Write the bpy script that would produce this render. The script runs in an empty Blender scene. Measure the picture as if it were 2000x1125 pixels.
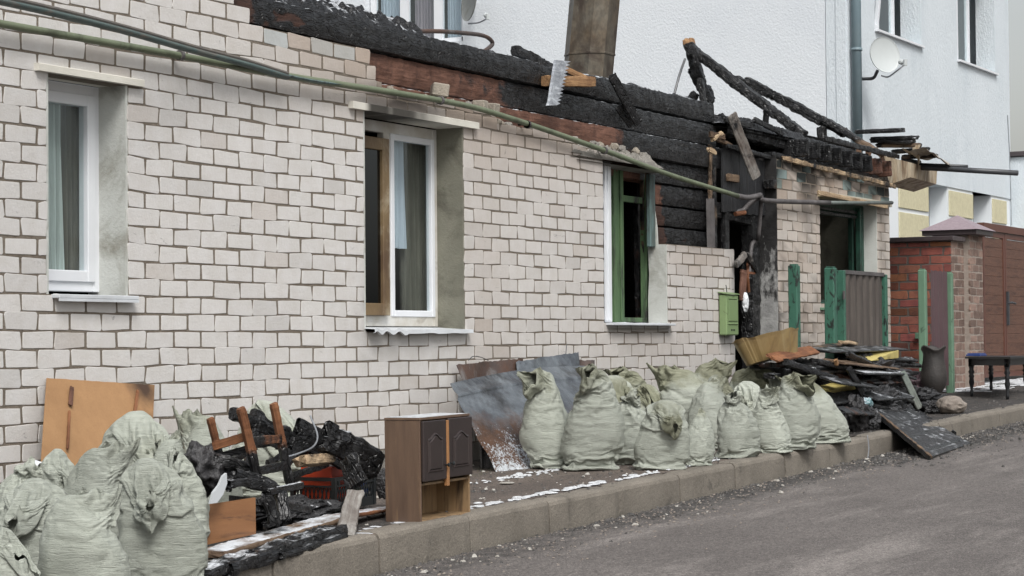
import bpy, math, random
import numpy as np
from mathutils import Matrix, Vector
R = math.radians
S = bpy.context.scene
COL = S.collection
random.seed(7)
# ------------------------------------------------------------------ camera
AL, TH, RO, FP = R(29.1317), R(1.5228), R(.4713), 4171.3
CAM = np.array([0, -7.819, .805])
FW = np.array([math.cos(AL)*math.cos(TH), math.sin(AL)*math.cos(TH), math.sin(TH)])
r0 = np.array([math.sin(AL), -math.cos(AL), 0]); u0 = np.cross(r0, FW)
RT = r0*math.cos(RO)-u0*math.sin(RO); UP = u0*math.cos(RO)+r0*math.sin(RO)
cd = bpy.data.cameras.new('camera'); cam = bpy.data.objects.new('camera', cd); COL.objects.link(cam)
cd.sensor_width = 36; cd.lens = FP/2000*36; cd.clip_end = 2000; cd.clip_start = .1
cam.matrix_world = Matrix([[RT[i], UP[i], -FW[i], CAM[i]] for i in range(3)]+[[0, 0, 0, 1]])
S.camera = cam
# ------------------------------------------------------------------ light
SUN_EL, SUN_AZ = R(50), R(-135)
w = bpy.data.worlds.new("World"); S.world = w; w.use_nodes = True
nt = w.node_tree; bg = nt.nodes['Background']
sky = nt.nodes.new('ShaderNodeTexSky'); sky.sky_type = 'NISHITA'; sky.sun_disc = False
sky.sun_elevation = SUN_EL; sky.sun_rotation = math.pi/2-SUN_AZ; sky.dust_density = 4; sky.air_density = 1.5
hs = nt.nodes.new('ShaderNodeHueSaturation'); hs.inputs['Saturation'].default_value = .28
nt.links.new(sky.outputs[0], hs.inputs['Color']); nt.links.new(hs.outputs[0], bg.inputs[0])
bg.inputs[1].default_value = .088
sl = bpy.data.lights.new('sun', 'SUN'); sl.energy = 1.5; sl.angle = R(24); sl.color = (1, .985, .965)
so = bpy.data.objects.new('sun', sl); COL.objects.link(so)
sd = Vector((math.cos(SUN_EL)*math.cos(SUN_AZ), math.cos(SUN_EL)*math.sin(SUN_AZ), math.sin(SUN_EL)))
so.rotation_euler = sd.to_track_quat('Z', 'Y').to_euler()
S.view_settings.view_transform = 'Standard'; S.view_settings.look = 'None'
S.view_settings.gamma = 1; S.view_settings.exposure = .78
# ------------------------------------------------------------------ picture to place helpers
def ray(px, py): return FW+RT*(px-1000)/FP-UP*(py-562.5)/FP
def aY(px, py, Y=0.): d = ray(px, py); return CAM+d*((Y-CAM[1])/d[1])
def aX(px, py, X): d = ray(px, py); return CAM+d*((X-CAM[0])/d[0])
def g(X): return -.07+.026*(X-12)
def aG(px, py, dz=0.):
    d = ray(px, py); a = CAM[2]-g(CAM[0])-dz; b = d[2]-.026*d[0]; return CAM+d*(-a/b)
# ------------------------------------------------------------------ noise
def _h(i, j, k, s):
    n = (i*374761393+j*668265263+k*2147483647+s*974634777) & 0xffffffff
    n = ((n ^ (n >> 13))*1274126177) & 0xffffffff
    n = ((n ^ (n >> 16))*2246822519) & 0xffffffff
    return ((n ^ (n >> 15)) & 0xffff)/65535.
def vn(P, s=0):
    P = np.asarray(P, float); I = np.floor(P).astype(np.int64); F = P-I; F = F*F*(3-2*F); o = 0
    for a in (0, 1):
        for b in (0, 1):
            for c in (0, 1):
                wt = (F[..., 0] if a else 1-F[..., 0])*(F[..., 1] if b else 1-F[..., 1])*(F[..., 2] if c else 1-F[..., 2])
                o = o+wt*_h(I[..., 0]+a, I[..., 1]+b, I[..., 2]+c, s)
    return o
def fbm(P, s=0, o=3):
    P = np.asarray(P, float); r = 0; a = .5; t = 0
    for i in range(o): r = r+a*vn(P*(2**i)+i*7.3, s+i); t += a; a *= .5
    return r/t
def ridge(P, s=0): return 1-np.abs(2*vn(P, s)-1)
def ss(a, b, x): t = np.clip((x-a)/(b-a), 0, 1); return t*t*(3-2*t)
# ------------------------------------------------------------------ object helpers
WM = {}
def put(o, parent=None, W=None):
    W = W or Matrix.Identity(4); COL.objects.link(o)
    if parent is not None: o.parent = parent; o.matrix_local = WM[parent.name].inverted() @ W
    else: o.matrix_world = W
    WM[o.name] = W; return o
def mesh(name, V, Fc, mats, parent=None, W=None, smooth=False, attrs=None, fm=None):
    me = bpy.data.meshes.new(name); me.from_pydata([tuple(map(float, v)) for v in V], [], [tuple(map(int, f)) for f in Fc])
    for m in (mats if isinstance(mats, (list, tuple)) else [mats]): me.materials.append(m)
    if fm is not None: me.polygons.foreach_set('material_index', fm)
    if smooth: me.polygons.foreach_set('use_smooth', [True]*len(me.polygons))
    for k, v in (attrs or {}).items():
        v = np.asarray(v, float)
        if v.ndim == 2:
            a = me.color_attributes.new(k, 'FLOAT_COLOR', 'POINT'); a.data.foreach_set('color', np.c_[v, np.ones(len(v))].ravel())
        else:
            a = me.attributes.new(k, 'FLOAT', 'POINT'); a.data.foreach_set('value', v)
    me.update()
    return put(bpy.data.objects.new(name, me), parent, W)
def tag(o, label=None, cat=None, group=None, kind=None):
    for k, v in (('label', label), ('category', cat), ('group', group), ('kind', kind)):
        if v: o[k] = v
    return o
def thing(name, loc, label, cat, group=None):
    o = bpy.data.objects.new(name, None); o.empty_display_size = .1
    put(o, None, Matrix.Translation(Vector([float(x) for x in loc]))); return tag(o, label, cat, group)
class MB:
    def __init__(s): s.V = []; s.F = []; s.M = []
    def add(s, V, F, m=0):
        n = len(s.V); s.V += [tuple(v) for v in V]; s.F += [tuple(i+n for i in f) for f in F]; s.M += [m]*len(F); return s
    def box(s, a, b, m=0, bev=0.):
        (x0, y0, z0), (x1, y1, z1) = a, b
        if x0 > x1: x0, x1 = x1, x0
        if y0 > y1: y0, y1 = y1, y0
        if z0 > z1: z0, z1 = z1, z0
        if bev <= 0:
            V = [(x, y, z) for z in (z0, z1) for y in (y0, y1) for x in (x0, x1)]
            return s.add(V, [(0, 2, 3, 1), (4, 5, 7, 6), (0, 1, 5, 4), (2, 6, 7, 3), (0, 4, 6, 2), (1, 3, 7, 5)], m)
        V = []; c = [(x0, x1), (y0, y1), (z0, z1)]; bev = min(bev, (x1-x0)*.45, (y1-y0)*.45, (z1-z0)*.45)
        for k in range(8):
            sx, sy, sz = k & 1, k >> 1 & 1, k >> 2 & 1
            p = [c[0][sx], c[1][sy], c[2][sz]]; d = [bev*(1-2*sx), bev*(1-2*sy), bev*(1-2*sz)]
            for ax in range(3): V.append(tuple(p[i]+(0 if i == ax else d[i]) for i in range(3)))
        I = lambda sx, sy, sz, ax: (sx+2*sy+4*sz)*3+ax
        F = []
        for ax in range(3):
            u, v = [(1, 2), (2, 0), (0, 1)][ax]
            for sgn in (0, 1):
                q = []
                for (a_, b_) in ((0, 0), (1, 0), (1, 1), (0, 1)):
                    k = [0, 0, 0]; k[ax] = sgn; k[u] = a_; k[v] = b_; q.append(I(*k, ax))
                F.append(q if sgn else q[::-1])
            for a_ in (0, 1):
                for b_ in (0, 1):
                    k0 = [0, 0, 0]; k0[u] = a_; k0[v] = b_; k1 = list(k0); k1[ax] = 1
                    q = [I(*k0, u), I(*k1, u), I(*k1, v), I(*k0, v)]
                    F.append(q if (a_ == b_) else q[::-1])
        for k in range(8):
            sx, sy, sz = k & 1, k >> 1 & 1, k >> 2 & 1
            q = [I(sx, sy, sz, i) for i in range(3)]; F.append(q if (sx+sy+sz) % 2 else q[::-1])
        return s.add(V, F, m)
    def tube(s, pts, r, n=10, m=0, cap=True, flat=1.):
        pts = [Vector([float(c) for c in p]) for p in pts]; base = len(s.V); prev = None; F = []
        for i, p in enumerate(pts):
            t = (pts[min(i+1, len(pts)-1)]-pts[max(i-1, 0)]).normalized()
            if prev is None: prev = t.orthogonal().normalized() if abs(t.z) > .9 else Vector((0, 0, 1))
            a = (prev-t*prev.dot(t)).normalized(); b = t.cross(a); prev = a
            rr = r[i] if isinstance(r, (list, tuple)) else r
            s.V += [tuple(p+a*math.cos(k*2*math.pi/n)*rr*flat+b*math.sin(k*2*math.pi/n)*rr) for k in range(n)]
        for i in range(len(pts)-1):
            for k in range(n): F.append((base+i*n+k, base+i*n+(k+1) % n, base+(i+1)*n+(k+1) % n, base+(i+1)*n+k))
        if cap: F.append(tuple(base+k for k in range(n))[::-1]); F.append(tuple(base+(len(pts)-1)*n+k for k in range(n)))
        s.F += F; s.M += [m]*len(F); return s
    def lathe(s, prof, n=20, m=0, c=(0, 0, 0)):
        base = len(s.V)
        for (rr, z) in prof: s.V += [(c[0]+rr*math.cos(2*math.pi*k/n), c[1]+rr*math.sin(2*math.pi*k/n), c[2]+z) for k in range(n)]
        F = [(base+i*n+k, base+i*n+(k+1) % n, base+(i+1)*n+(k+1) % n, base+(i+1)*n+k) for i in range(len(prof)-1) for k in range(n)]
        s.F += F; s.M += [m]*len(F); return s
    def prism(s, poly, d, m=0):
        n = len(poly); d = np.array(d, float); V = [tuple(p) for p in poly]+[tuple(np.array(p)+d) for p in poly]
        F = [tuple(range(n))[::-1], tuple(range(n, 2*n))]+[(i, (i+1) % n, (i+1) % n+n, i+n) for i in range(n)]
        return s.add(V, F, m)
    def build(s, name, mats, parent=None, W=None, smooth=False, attrs=None):
        return mesh(name, s.V, s.F, mats, parent, W, smooth, attrs, s.M if isinstance(mats, (list, tuple)) else None)
def spline(pts, n=8):
    P = [np.array(p, float) for p in pts]; P = [2*P[0]-P[1]]+P+[2*P[-1]-P[-2]]; o = []
    for i in range(1, len(P)-2):
        for k in range(n):
            t = k/n; a, b, c, d = P[i-1:i+3]
            o.append(.5*((2*b)+(-a+c)*t+(2*a-5*b+4*c-d)*t*t+(-a+3*b-3*c+d)*t**3))
    return o+[P[-2]]
# ------------------------------------------------------------------ materials
def newmat(name):
    m = bpy.data.materials.new(name); m.use_nodes = True; t = m.node_tree; b = t.nodes['Principled BSDF']; return m, t, b
class N:
    """tiny node helper"""
    def __init__(s, t): s.t = t
    def n(s, ty, ins=None, **kw):
        x = s.t.nodes.new('ShaderNode'+ty)
        for k, v in kw.items(): setattr(x, k, v)
        for k, v in (ins or {}).items():
            if hasattr(v, 'is_output'): s.t.links.new(v, x.inputs[k])
            else: x.inputs[k].default_value = v
        return x
    def co(s, scale=(1, 1, 1), kind='Object', rnd=True):
        tc = s.n('TexCoord').outputs[kind]
        if rnd:
            oi = s.n('ObjectInfo').outputs['Random']; k = s.n('Math', {0: oi, 1: 37.}, operation='MULTIPLY').outputs[0]
            tc = s.n('VectorMath', {0: tc, 1: s.n('CombineXYZ', {0: k, 1: k, 2: k}).outputs[0]}, operation='ADD').outputs[0]
        return s.n('VectorMath', {0: tc, 1: scale}, operation='MULTIPLY').outputs[0]
    def noise(s, co, sc=5., det=4., rough=.6, dist=0.):
        return s.n('TexNoise', {'Vector': co, 'Scale': sc, 'Detail': det, 'Roughness': rough, 'Distortion': dist}).outputs[0]
    def ramp(s, f, stops):
        x = s.n('ValToRGB', {'Fac': f}); e = x.color_ramp.elements
        while len(e) > 1: e.remove(e[-1])
        for i, (p, c) in enumerate(stops):
            q = e[0] if i == 0 else e.new(p)
            q.position = p; q.color = (c, c, c, 1) if isinstance(c, (int, float)) else (*c, 1)
        return x.outputs[0]
    def mix(s, f, a, b, mode='MIX'):
        x = s.n('Mix', data_type='RGBA', blend_type=mode)
        for i, v in ((0, f), (6, a), (7, b)):
            if hasattr(v, 'is_output'): s.t.links.new(v, x.inputs[i])
            else: x.inputs[i].default_value = v if i == 0 else ((*v, 1) if len(v) == 3 else v)
        return x.outputs[2]
    def ma(s, a, b, op='MULTIPLY', cl=False): return s.n('Math', {0: a, 1: b}, operation=op, use_clamp=cl).outputs[0]
    def bump(s, h, d=.01, st=1., nrm=None):
        i = {'Height': h, 'Distance': d, 'Strength': st}
        if nrm is not None: i['Normal'] = nrm
        return s.n('Bump', i).outputs[0]
    def att(s, name, col=False): return s.n('Attribute', attribute_name=name).outputs[0 if col else 2]
    def snow(s, co, amount):
        nz = s.n('SeparateXYZ', {0: s.n('NewGeometry').outputs['Normal']}).outputs[2]
        k = s.ma(nz, s.ma(s.noise(co, 9., 5., .7), .9, 'MULTIPLY'), 'ADD')
        k = s.ma(k, s.ma(amount, .42, 'MULTIPLY') if hasattr(amount, 'is_output') else amount*.42, 'ADD')
        return s.ramp(s.ma(k, 1.38, 'SUBTRACT'), [(.12, 0.), (.3, 1.)])
def link(t, a, b): t.links.new(a, b)
def surf(name, c1, c2=None, sc=4., rough=.7, bd=.003, bs=60., stretch=(1, 1, 1), metal=0., spec=.5, dirt=None, dsc=1.5, dlo=.5, dhi=.7, rnd=True, attr=None, r2=None, fine=None):
    m, t, b = newmat(name); n = N(t); co = n.co(stretch, rnd=rnd)
    col = n.mix(n.ramp(n.noise(co, sc, 5.), [(.3, 0.), (.7, 1.)]), c1, c2 or [x*.75 for x in c1])
    if fine: col = n.mix(n.ramp(n.noise(co, fine, 2., .8), [(.35, 0.), (.65, 1.)]), n.mix(1., col, (.6, .6, .6), 'MULTIPLY'), col)
    if dirt: col = n.mix(n.ramp(n.noise(co, dsc, 6., .65, .6), [(dlo, 0.), (dhi, 1.)]), col, dirt)
    if attr: col = n.mix(1., col, n.att(attr, True), 'MULTIPLY')
    link(t, col, b.inputs['Base Color']); b.inputs['Roughness'].default_value = rough; b.inputs['Metallic'].default_value = metal
    b.inputs['Specular IOR Level'].default_value = spec
    if r2 is not None: link(t, n.ramp(n.noise(co, sc*2, 3.), [(.3, rough), (.7, r2)]), b.inputs['Roughness'])
    if bd: link(t, n.bump(n.noise(co, bs, 4., .7), bd), b.inputs['Normal'])
    return m
M = {}
# charred / bare wood: attribute 'mixv' 0 burnt .. 1 bare, attribute 'snow' 0..1, object colour = bare wood colour
def wood_mat():
    m, t, b = newmat('charred_wood'); n = N(t)
    co = n.co((1, 1, 1)); cs = n.co((4.5, 32, 32)); gr = n.co((2.2, 40, 40))
    wc = n.n('VectorMath', {0: cs, 1: n.n('VectorMath', {0: n.n('TexNoise', {'Vector': co, 'Scale': 6.}).outputs[1], 1: (3., 3., 3.)}, operation='MULTIPLY').outputs[0]}, operation='ADD').outputs[0]
    vo = n.n('TexVoronoi', {'Vector': wc, 'Scale': 1.35}, feature='DISTANCE_TO_EDGE').outputs[0]
    vc = n.n('TexVoronoi', {'Vector': wc, 'Scale': 1.35}).outputs[1]
    cr = n.ramp(vo, [(0., .15), (.09, 1.)])
    gn = n.noise(gr, 1.5, 6., .7, .4)
    k = n.ma(n.att('mixv'), n.ma(n.ma(n.noise(co, 5., 5., .7), .5, 'SUBTRACT'), 1.3), 'ADD')
    k = n.ramp(k, [(.4, 0.), (.62, 1.)])
    blk = n.mix(n.ramp(n.noise(co, 14., 5., .75), [(.42, 0.), (.75, 1.)]), (.006, .006, .0065), (.032, .032, .034))
    blk = n.mix(cr, (.004, .004, .004), blk)
    bare = n.n('ObjectInfo').outputs['Color']
    bare = n.mix(n.ramp(gn, [(.3, 0.), (.62, 1.)]), n.mix(1., bare, (.42, .36, .33), 'MULTIPLY'), bare)
    bare = n.mix(n.ramp(n.noise(co, 3.2, 5., .7), [(.42, 0.), (.72, 1.)]), bare, n.mix(1., bare, (.35, .28, .25), 'MULTIPLY'))
    col = n.mix(k, blk, bare)
    sn = n.snow(co, n.att('snow')); sn = n.mix(n.ramp(n.att('snow'), [(.01, 0.), (.03, 1.)]), (0, 0, 0), sn)
    col = n.mix(sn, col, n.mix(n.noise(co, 40., 3.), (.45, .47, .5), (.72, .75, .78)))
    link(t, col, b.inputs['Base Color'])
    link(t, n.mix(k, (.36, .36, .36), (.72, .72, .72)), b.inputs['Roughness'])
    b.inputs['Specular IOR Level'].default_value = .45
    hb = n.mix(k, n.ma(cr, n.ma(n.noise(co, 40., 3.), .5), 'ADD'), gn)
    link(t, n.bump(hb, .010, .8), b.inputs['Normal'])
    return m
M['wood'] = wood_mat()
def brick_mat():
    m, t, b = newmat('silicate_brick'); n = N(t); co = n.co(rnd=False)
    base = n.att('col', True)
    base = n.mix(n.ramp(n.noise(co, 7., 6., .7), [(.35, 0.), (.7, 1.)]), n.mix(1., base, (.90, .885, .86), 'MULTIPLY'), base)
    base = n.mix(n.ma(n.ramp(n.noise(co, 90., 3., .8), [(.62, 0.), (.75, 1.)]), .35), base, (.3, .28, .25))
    sm = n.ramp(n.noise(n.co((1.2, 1, 3.5), rnd=False), 3.1, 7., .75, 1.2), [(.635, 0.), (.70, 1.)])
    base = n.mix(n.ma(sm, .62), base, (.16, .155, .155))
    link(t, base, b.inputs['Base Color']); b.inputs['Roughness'].default_value = .88; b.inputs['Specular IOR Level'].default_value = .25
    link(t, n.bump(n.noise(co, 45., 5., .75), .004), b.inputs['Normal'])
    return m
M['brick'] = brick_mat()
M['mortar'] = surf('mortar', (.155, .13, .105), (.225, .195, .16), 12., .95, .012, 70., rnd=False, spec=.1, attr='col')
M['plinth'] = surf('cement_render', (.25, .235, .21), (.17, .16, .145), 3., .95, .01, 40., dirt=(.10, .095, .08), dsc=4.)
M['brick_loose'] = surf('mortar_stained_brick', (.33, .29, .24), (.22, .20, .165), 8., .95, .012, 30.)
M['plaster'] = surf('grey_plaster', (.56, .575, .545), (.45, .46, .43), 3.5, .9, .004, 55., dirt=(.22, .21, .17), dsc=2.2, dlo=.55, dhi=.75)
M['plaster_dark'] = surf('olive_plaster', (.215, .21, .165), (.155, .152, .12), 3.5, .9, .004, 55., dirt=(.09, .085, .065), dsc=3., dlo=.5)
M['pvc'] = surf('white_plastic', (.74, .76, .79), (.68, .70, .73), 3., .38, .0, 10.)
M['pvc_dirty'] = surf('sooty_white_plastic', (.66, .66, .64), (.45, .42, .36), 5., .45, .001, 40., dirt=(.13, .10, .07), dsc=3., dlo=.56, dhi=.8)
M['pvc_burnt'] = surf('scorched_plastic', (.24, .17, .085), (.10, .06, .032), 2.2, .5, .003, 40., stretch=(1, 1, .8), dirt=(.5, .44, .33), dsc=2.4, dlo=.52, dhi=.75)
M['lintel'] = surf('painted_lintel', (.70, .68, .61), (.56, .54, .48), 4., .7, .002, 40., attr='col')
M['sill'] = surf('white_sheet_metal', (.62, .65, .68), (.50, .52, .54), 5., .4, .003, 14.)
M['pipe'] = surf('green_paint', (.115, .138, .085), (.16, .185, .12), 6., .55, .002, 30., dirt=(.07, .08, .05), dsc=5., dlo=.55)
M['pipe_dark'] = surf('sooty_pipe', (.055, .05, .05), (.13, .12, .12), 8., .55, .003, 40.)
M['tealtray'] = surf('weathered_teal', (.05, .08, .078), (.10, .135, .125), 7., .5, .003, 30., stretch=(1, 8, 8), dirt=(.13, .11, .09), dsc=3., dlo=.5, r2=.7)
M['green'] = surf('green_gate_paint', (.028, .10, .067), (.04, .13, .088), 5., .5, .003, 30., dirt=(.010, .016, .013), dsc=14., dlo=.55, dhi=.6, stretch=(1, 1, .5))
M['green_clean'] = surf('green_post_paint', (.135, .235, .16), (.105, .19, .125), 4., .5, .002, 30., dirt=(.04, .07, .045), dsc=6., dlo=.62)
M['green_old'] = surf('peeling_green_paint', (.10, .17, .075), (.06, .115, .055), 3., .65, .006, 30., stretch=(6, 6, .9), dirt=(.02, .02, .018), dsc=1.8, dlo=.5, dhi=.64)
M['teal_old'] = surf('faded_teal_paint', (.12, .19, .19), (.08, .11, .10), 5., .7, .004, 30., stretch=(5, 5, 1), dirt=(.05, .045, .04), dsc=3.)
M['mail'] = surf('pale_green_enamel', (.205, .29, .135), (.17, .245, .115), 3., .4, .001, 30., dirt=(.10, .12, .06), dsc=8., dlo=.62, dhi=.7)
M['soot'] = surf('soot_and_dark_fill', (.005, .005, .005), (.010, .0095, .009), 6., .9, .02, 25., spec=.1)  # soot on burnt parts, also black that keeps the openings dark
M['stucco'] = surf('white_stucco', (.70, .735, .765), (.67, .705, .74), 1., .92, .008, 32., rnd=False, dirt=(.62, .66, .70), dsc=.6, dlo=.5, dhi=.8)
M['stucco_right'] = surf('shaded_white_stucco', (.64, .69, .725), (.59, .645, .68), 1.2, .92, .012, 38., stretch=(1, 1, .45), rnd=False, dirt=(.53, .59, .63), dsc=1.4, dlo=.5, dhi=.75)  # same white stucco, darkened to paint the dimmer light on the right face
M['beige'] = surf('beige_pebble_render', (.62, .58, .40), (.52, .48, .32), 18., .9, .01, 60.)
M['trim'] = surf('white_trim', (.72, .76, .78), (.68, .71, .74), 2., .8, .002, 30.)
M['downpipe'] = surf('blue_grey_metal', (.14, .20, .23), (.19, .25, .275), 5., .5, .002, 30., stretch=(1, 1, .3), dirt=(.26, .32, .34), dsc=6., dlo=.62)
M['dish'] = surf('dish_paint', (.50, .53, .53), (.45, .48, .48), 3., .5, 0., 30.)
M['dish_grey'] = surf('dish_grey_paint', (.19, .20, .19), (.24, .25, .24), 3., .5, .001, 30., dirt=(.14, .14, .12), dsc=5.)
M['metal'] = surf('galvanised_grey', (.30, .32, .34), (.22, .23, .25), 6., .45, .001, 30., metal=.3)
M['dark_metal'] = surf('dark_metal', (.03, .033, .038), (.06, .063, .068), 6., .4, .002, 30.)
M['redbrick'] = surf('orange_brick', (.29, .098, .06), (.18, .06, .042), 9., .85, .006, 60., stretch=(1, 1, 1), dirt=(.12, .045, .035), dsc=7., dlo=.55, rnd=False, attr='col')
M['redmortar'] = surf('grey_mortar', (.15, .13, .115), (.10, .09, .08), 12., .95, .01, 60., rnd=False)
M['brownbrick'] = surf('brown_stone_tile', (.25, .17, .135), (.16, .105, .085), 11., .85, .012, 40., rnd=False, attr='col')
M['lightmortar'] = surf('pale_mortar', (.34, .29, .25), (.26, .22, .19), 12., .95, .008, 60., rnd=False)
M['cap'] = surf('dark_brown_sheet', (.045, .035, .037), (.07, .055, .058), 5., .35, .001, 30.)
M['caplight'] = surf('mauve_sheet_cap', (.22, .17, .19), (.30, .24, .26), 30., .45, .001, 30.)
M['gatewood'] = surf('brown_wood_panel', (.095, .045, .03), (.15, .075, .05), 2.2, .5, .002, 30., stretch=(3, 3, 22), dirt=(.06, .028, .02), dsc=1.2)
M['gateframe'] = surf('brown_frame', (.12, .05, .035), (.10, .04, .03), 3., .45, 0., 30.)
M['corr_dark'] = surf('sooty_corrugated', (.055, .045, .04), (.085, .072, .062), 4., .55, .002, 40., stretch=(4, 4, .7), dirt=(.12, .105, .09), dsc=3., dlo=.55)
M['corr_brown'] = surf('brown_corrugated', (.075, .045, .05), (.09, .055, .06), 3., .4, 0., 40.)
M['paper'] = surf('white_paper', (.7, .72, .74), (.6, .62, .64), 5., .8, .004, 30.)
def glass_mat(name, tint=(.55, .62, .62), mixf=.6):
    m, t, b = newmat(name); n = N(t); t.nodes.remove(b)
    tr = n.n('BsdfTransparent', {'Color': (*tint, 1)}); gl = n.n('BsdfGlossy', {'Color': (.9, .95, 1, 1), 'Roughness': .02})
    fr = n.n('LayerWeight', {'Blend': .5}); f = n.ma(n.ma(n.ma(fr.outputs[1], 5., 'POWER'), .75), mixf*.10+.035, 'ADD', True)
    mx = n.n('MixShader', {0: f, 1: tr.outputs[0], 2: gl.outputs[0]}); link(t, mx.outputs[0], t.nodes['Material Output'].inputs[0]); return m
M['glass'] = glass_mat('window_glass', (.94, .97, .97), .2); M['glass_dark'] = glass_mat('sooty_glass', (.12, .13, .14), .5)
M['curtain'] = surf('net_curtain', (.62, .68, .66), (.36, .39, .37), 3., .9, .003, 60., stretch=(14, 14, .5))
M['curtain_dark'] = surf('grey_curtain', (.14, .13, .105), (.07, .065, .055), 3., .9, .003, 40., stretch=(10, 10, .6))
M['curtain_reflection'] = surf('white_curtain_reflection', (.60, .66, .74), (.42, .47, .54), 2., .9, .003, 60., stretch=(14, 14, .5))
M['curtain_pink'] = surf('mauve_curtain', (.36, .31, .34), (.27, .23, .26), 2., .9, .003, 60., stretch=(14, 14, .5))
def sack_mat():
    m, t, b = newmat('woven_sack'); n = N(t); co = n.co()
    d = n.noise(co, 4., 6., .7, .5)
    body = n.mix(n.ramp(d, [(.35, 0.), (.7, 1.)]), (.415, .44, .385), (.33, .35, .30))
    top = n.mix(n.ramp(d, [(.35, 0.), (.7, 1.)]), (.265, .27, .195), (.165, .17, .115))
    k = n.ramp(n.ma(n.att('mixv'), n.ma(n.ma(d, .5, 'SUBTRACT'), .6), 'ADD'), [(.35, 0.), (.75, 1.)])
    col = n.mix(k, body, top)
    col = n.mix(n.ma(n.ramp(n.noise(co, 16., 5., .75), [(.66, 0.), (.74, 1.)]), .6), col, (.13, .125, .11))
    oi = n.n('ObjectInfo').outputs['Random']; col = n.mix(1., col, n.ramp(oi, [(0., .8), (1., 1.08)]), 'MULTIPLY')
    link(t, col, b.inputs['Base Color']); b.inputs['Roughness'].default_value = .5; b.inputs['Specular IOR Level'].default_value = .4
    wv = n.noise(n.co((3, 3, 26)), 3.2, 6., .65, 1.2)
    w2 = n.noise(n.co((1, 1, 1)), 170., 2., .5)
    h = n.ma(n.ramp(wv, [(.3, .3), (.5, 1.), (.7, .35)]), n.ma(w2, .30), 'ADD')
    link(t, n.bump(h, .006, .9), b.inputs['Normal'])
    return m
M['sack'] = sack_mat()
def road_mat(name, c1, c2, dark, spk):
    m, t, b = newmat(name); n = N(t); co = n.co(rnd=False)
    big = n.ramp(n.noise(co, 1.1, 5., .6), [(.35, 0.), (.65, 1.)])
    col = n.mix(big, c1, c2)
    col = n.mix(n.ramp(n.noise(co, 38., 4., .85), [(.40, .55), (.60, 0.)]), col, dark); col = n.mix(n.ramp(n.noise(n.co((.25, 1.3, 1), rnd=False), 1.6, 5., .7), [(.52, 0.), (.7, .5)]), col, spk)
    sp = n.noise(co, 85., 3., .85)
    col = n.mix(n.ramp(sp, [(.36, 1.), (.5, 0.)]), col, dark); col = n.mix(n.ramp(sp, [(.58, 0.), (.7, 1.)]), col, spk)
    col = n.mix(n.ma(n.ramp(n.noise(co, 24., 5., .8), [(.45, 0.), (.7, 1.)]), .6), col, dark)
    sh = n.noise(co, 7., 5., .8); col = n.mix(n.ramp(n.ma(n.att('dirt'), n.ma(n.ma(sh, .5, 'SUBTRACT'), 1.6), 'ADD'), [(.35, 0.), (.8, 1.)]), col, (.035, .032, .03))
    link(t, col, b.inputs['Base Color']); b.inputs['Roughness'].default_value = .8
    vo = n.n('TexVoronoi', {'Vector': co, 'Scale': 95.}).outputs[0]
    link(t, n.bump(n.ma(vo, n.noise(co, 40., 4.), 'ADD'), .006, .9), b.inputs['Normal']); return m
M['road'] = road_mat('asphalt', (.205, .183, .17), (.140, .124, .115), (.05, .044, .041), (.38, .345, .32))
M['pave'] = road_mat('worn_asphalt_pavement', (.165, .130, .108), (.115, .092, .078), (.04, .033, .029), (.27, .22, .18))
M['kerb'] = surf('kerb_concrete', (.25, .222, .185), (.175, .155, .128), 4., .9, .006, 50., rnd=False, dirt=(.07, .064, .055), dsc=4., dlo=.6, dhi=.72, fine=130.)
M['snow'] = surf('snow', (.66, .68, .70), (.36, .37, .38), 34., .6, .006, 60.)
M['debris'] = surf('char_grit', (.02, .02, .02), (.10, .092, .085), 9., .6, .003, 60., spec=.5)
M['litter'] = surf('pale_litter', (.42, .41, .38), (.26, .24, .21), 9., .7, .003, 60.)
M['stone'] = surf('boulder', (.27, .235, .20), (.17, .14, .12), 3., .8, .02, 12., dirt=(.08, .07, .06), dsc=6.)
M['char_mass'] = surf('burnt_crust', (.010, .010, .011), (.05, .05, .053), 9., .38, .03, 24., dirt=(.42, .43, .45), dsc=14., dlo=.64, dhi=.7)
M['char_plain'] = surf('burnt_cloth', (.012, .012, .013), (.045, .043, .045), 7., .4, .02, 24.)
M['pinkrag'] = surf('burnt_patterned_cloth', (.03, .025, .028), (.16, .10, .12), 20., .6, .015, 30., dirt=(.20, .17, .18), dsc=10., dlo=.58)
M['grass'] = surf('grass_blades', (.06, .085, .025), (.10, .10, .045), 8., .8, 0, 30.)
M['yellow'] = surf('yellow_foam_panel', (.50, .42, .15), (.38, .30, .09), 3., .55, .003, 30., dirt=(.16, .11, .04), dsc=2.5, dlo=.56)
M['rust'] = surf('rusted_steel', (.09, .045, .028), (.055, .05, .05), 5., .6, .006, 30., dirt=(.19, .19, .19), dsc=3., dlo=.55)
M['brownpipe'] = surf('rust_orange', (.22, .09, .04), (.16, .06, .03), 5., .6, .002, 30.)
M['blackp'] = surf('black_plastic', (.012, .014, .015), (.02, .024, .026), 5., .4, .001, 30.)
M['redp'] = surf('red_plastic', (.62, .065, .015), (.50, .04, .012), 3., .4, .001, 30.)
M['blue'] = surf('blue_folder', (.02, .045, .17), (.03, .06, .2), 3., .4, .0, 30.)
M['blackpaint'] = surf('black_furniture_paint', (.010, .011, .013), (.022, .023, .026), 6., .4, .001, 30.)
WOODC = dict(raw=(.42, .25, .12, 1), red=(.185, .09, .06, 1), brown=(.08, .038, .026, 1), tan=(.20, .14, .09, 1), pale=(.55, .42, .27, 1), orange=(.27, .115, .05, 1), grey=(.30, .29, .27, 1))
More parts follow.
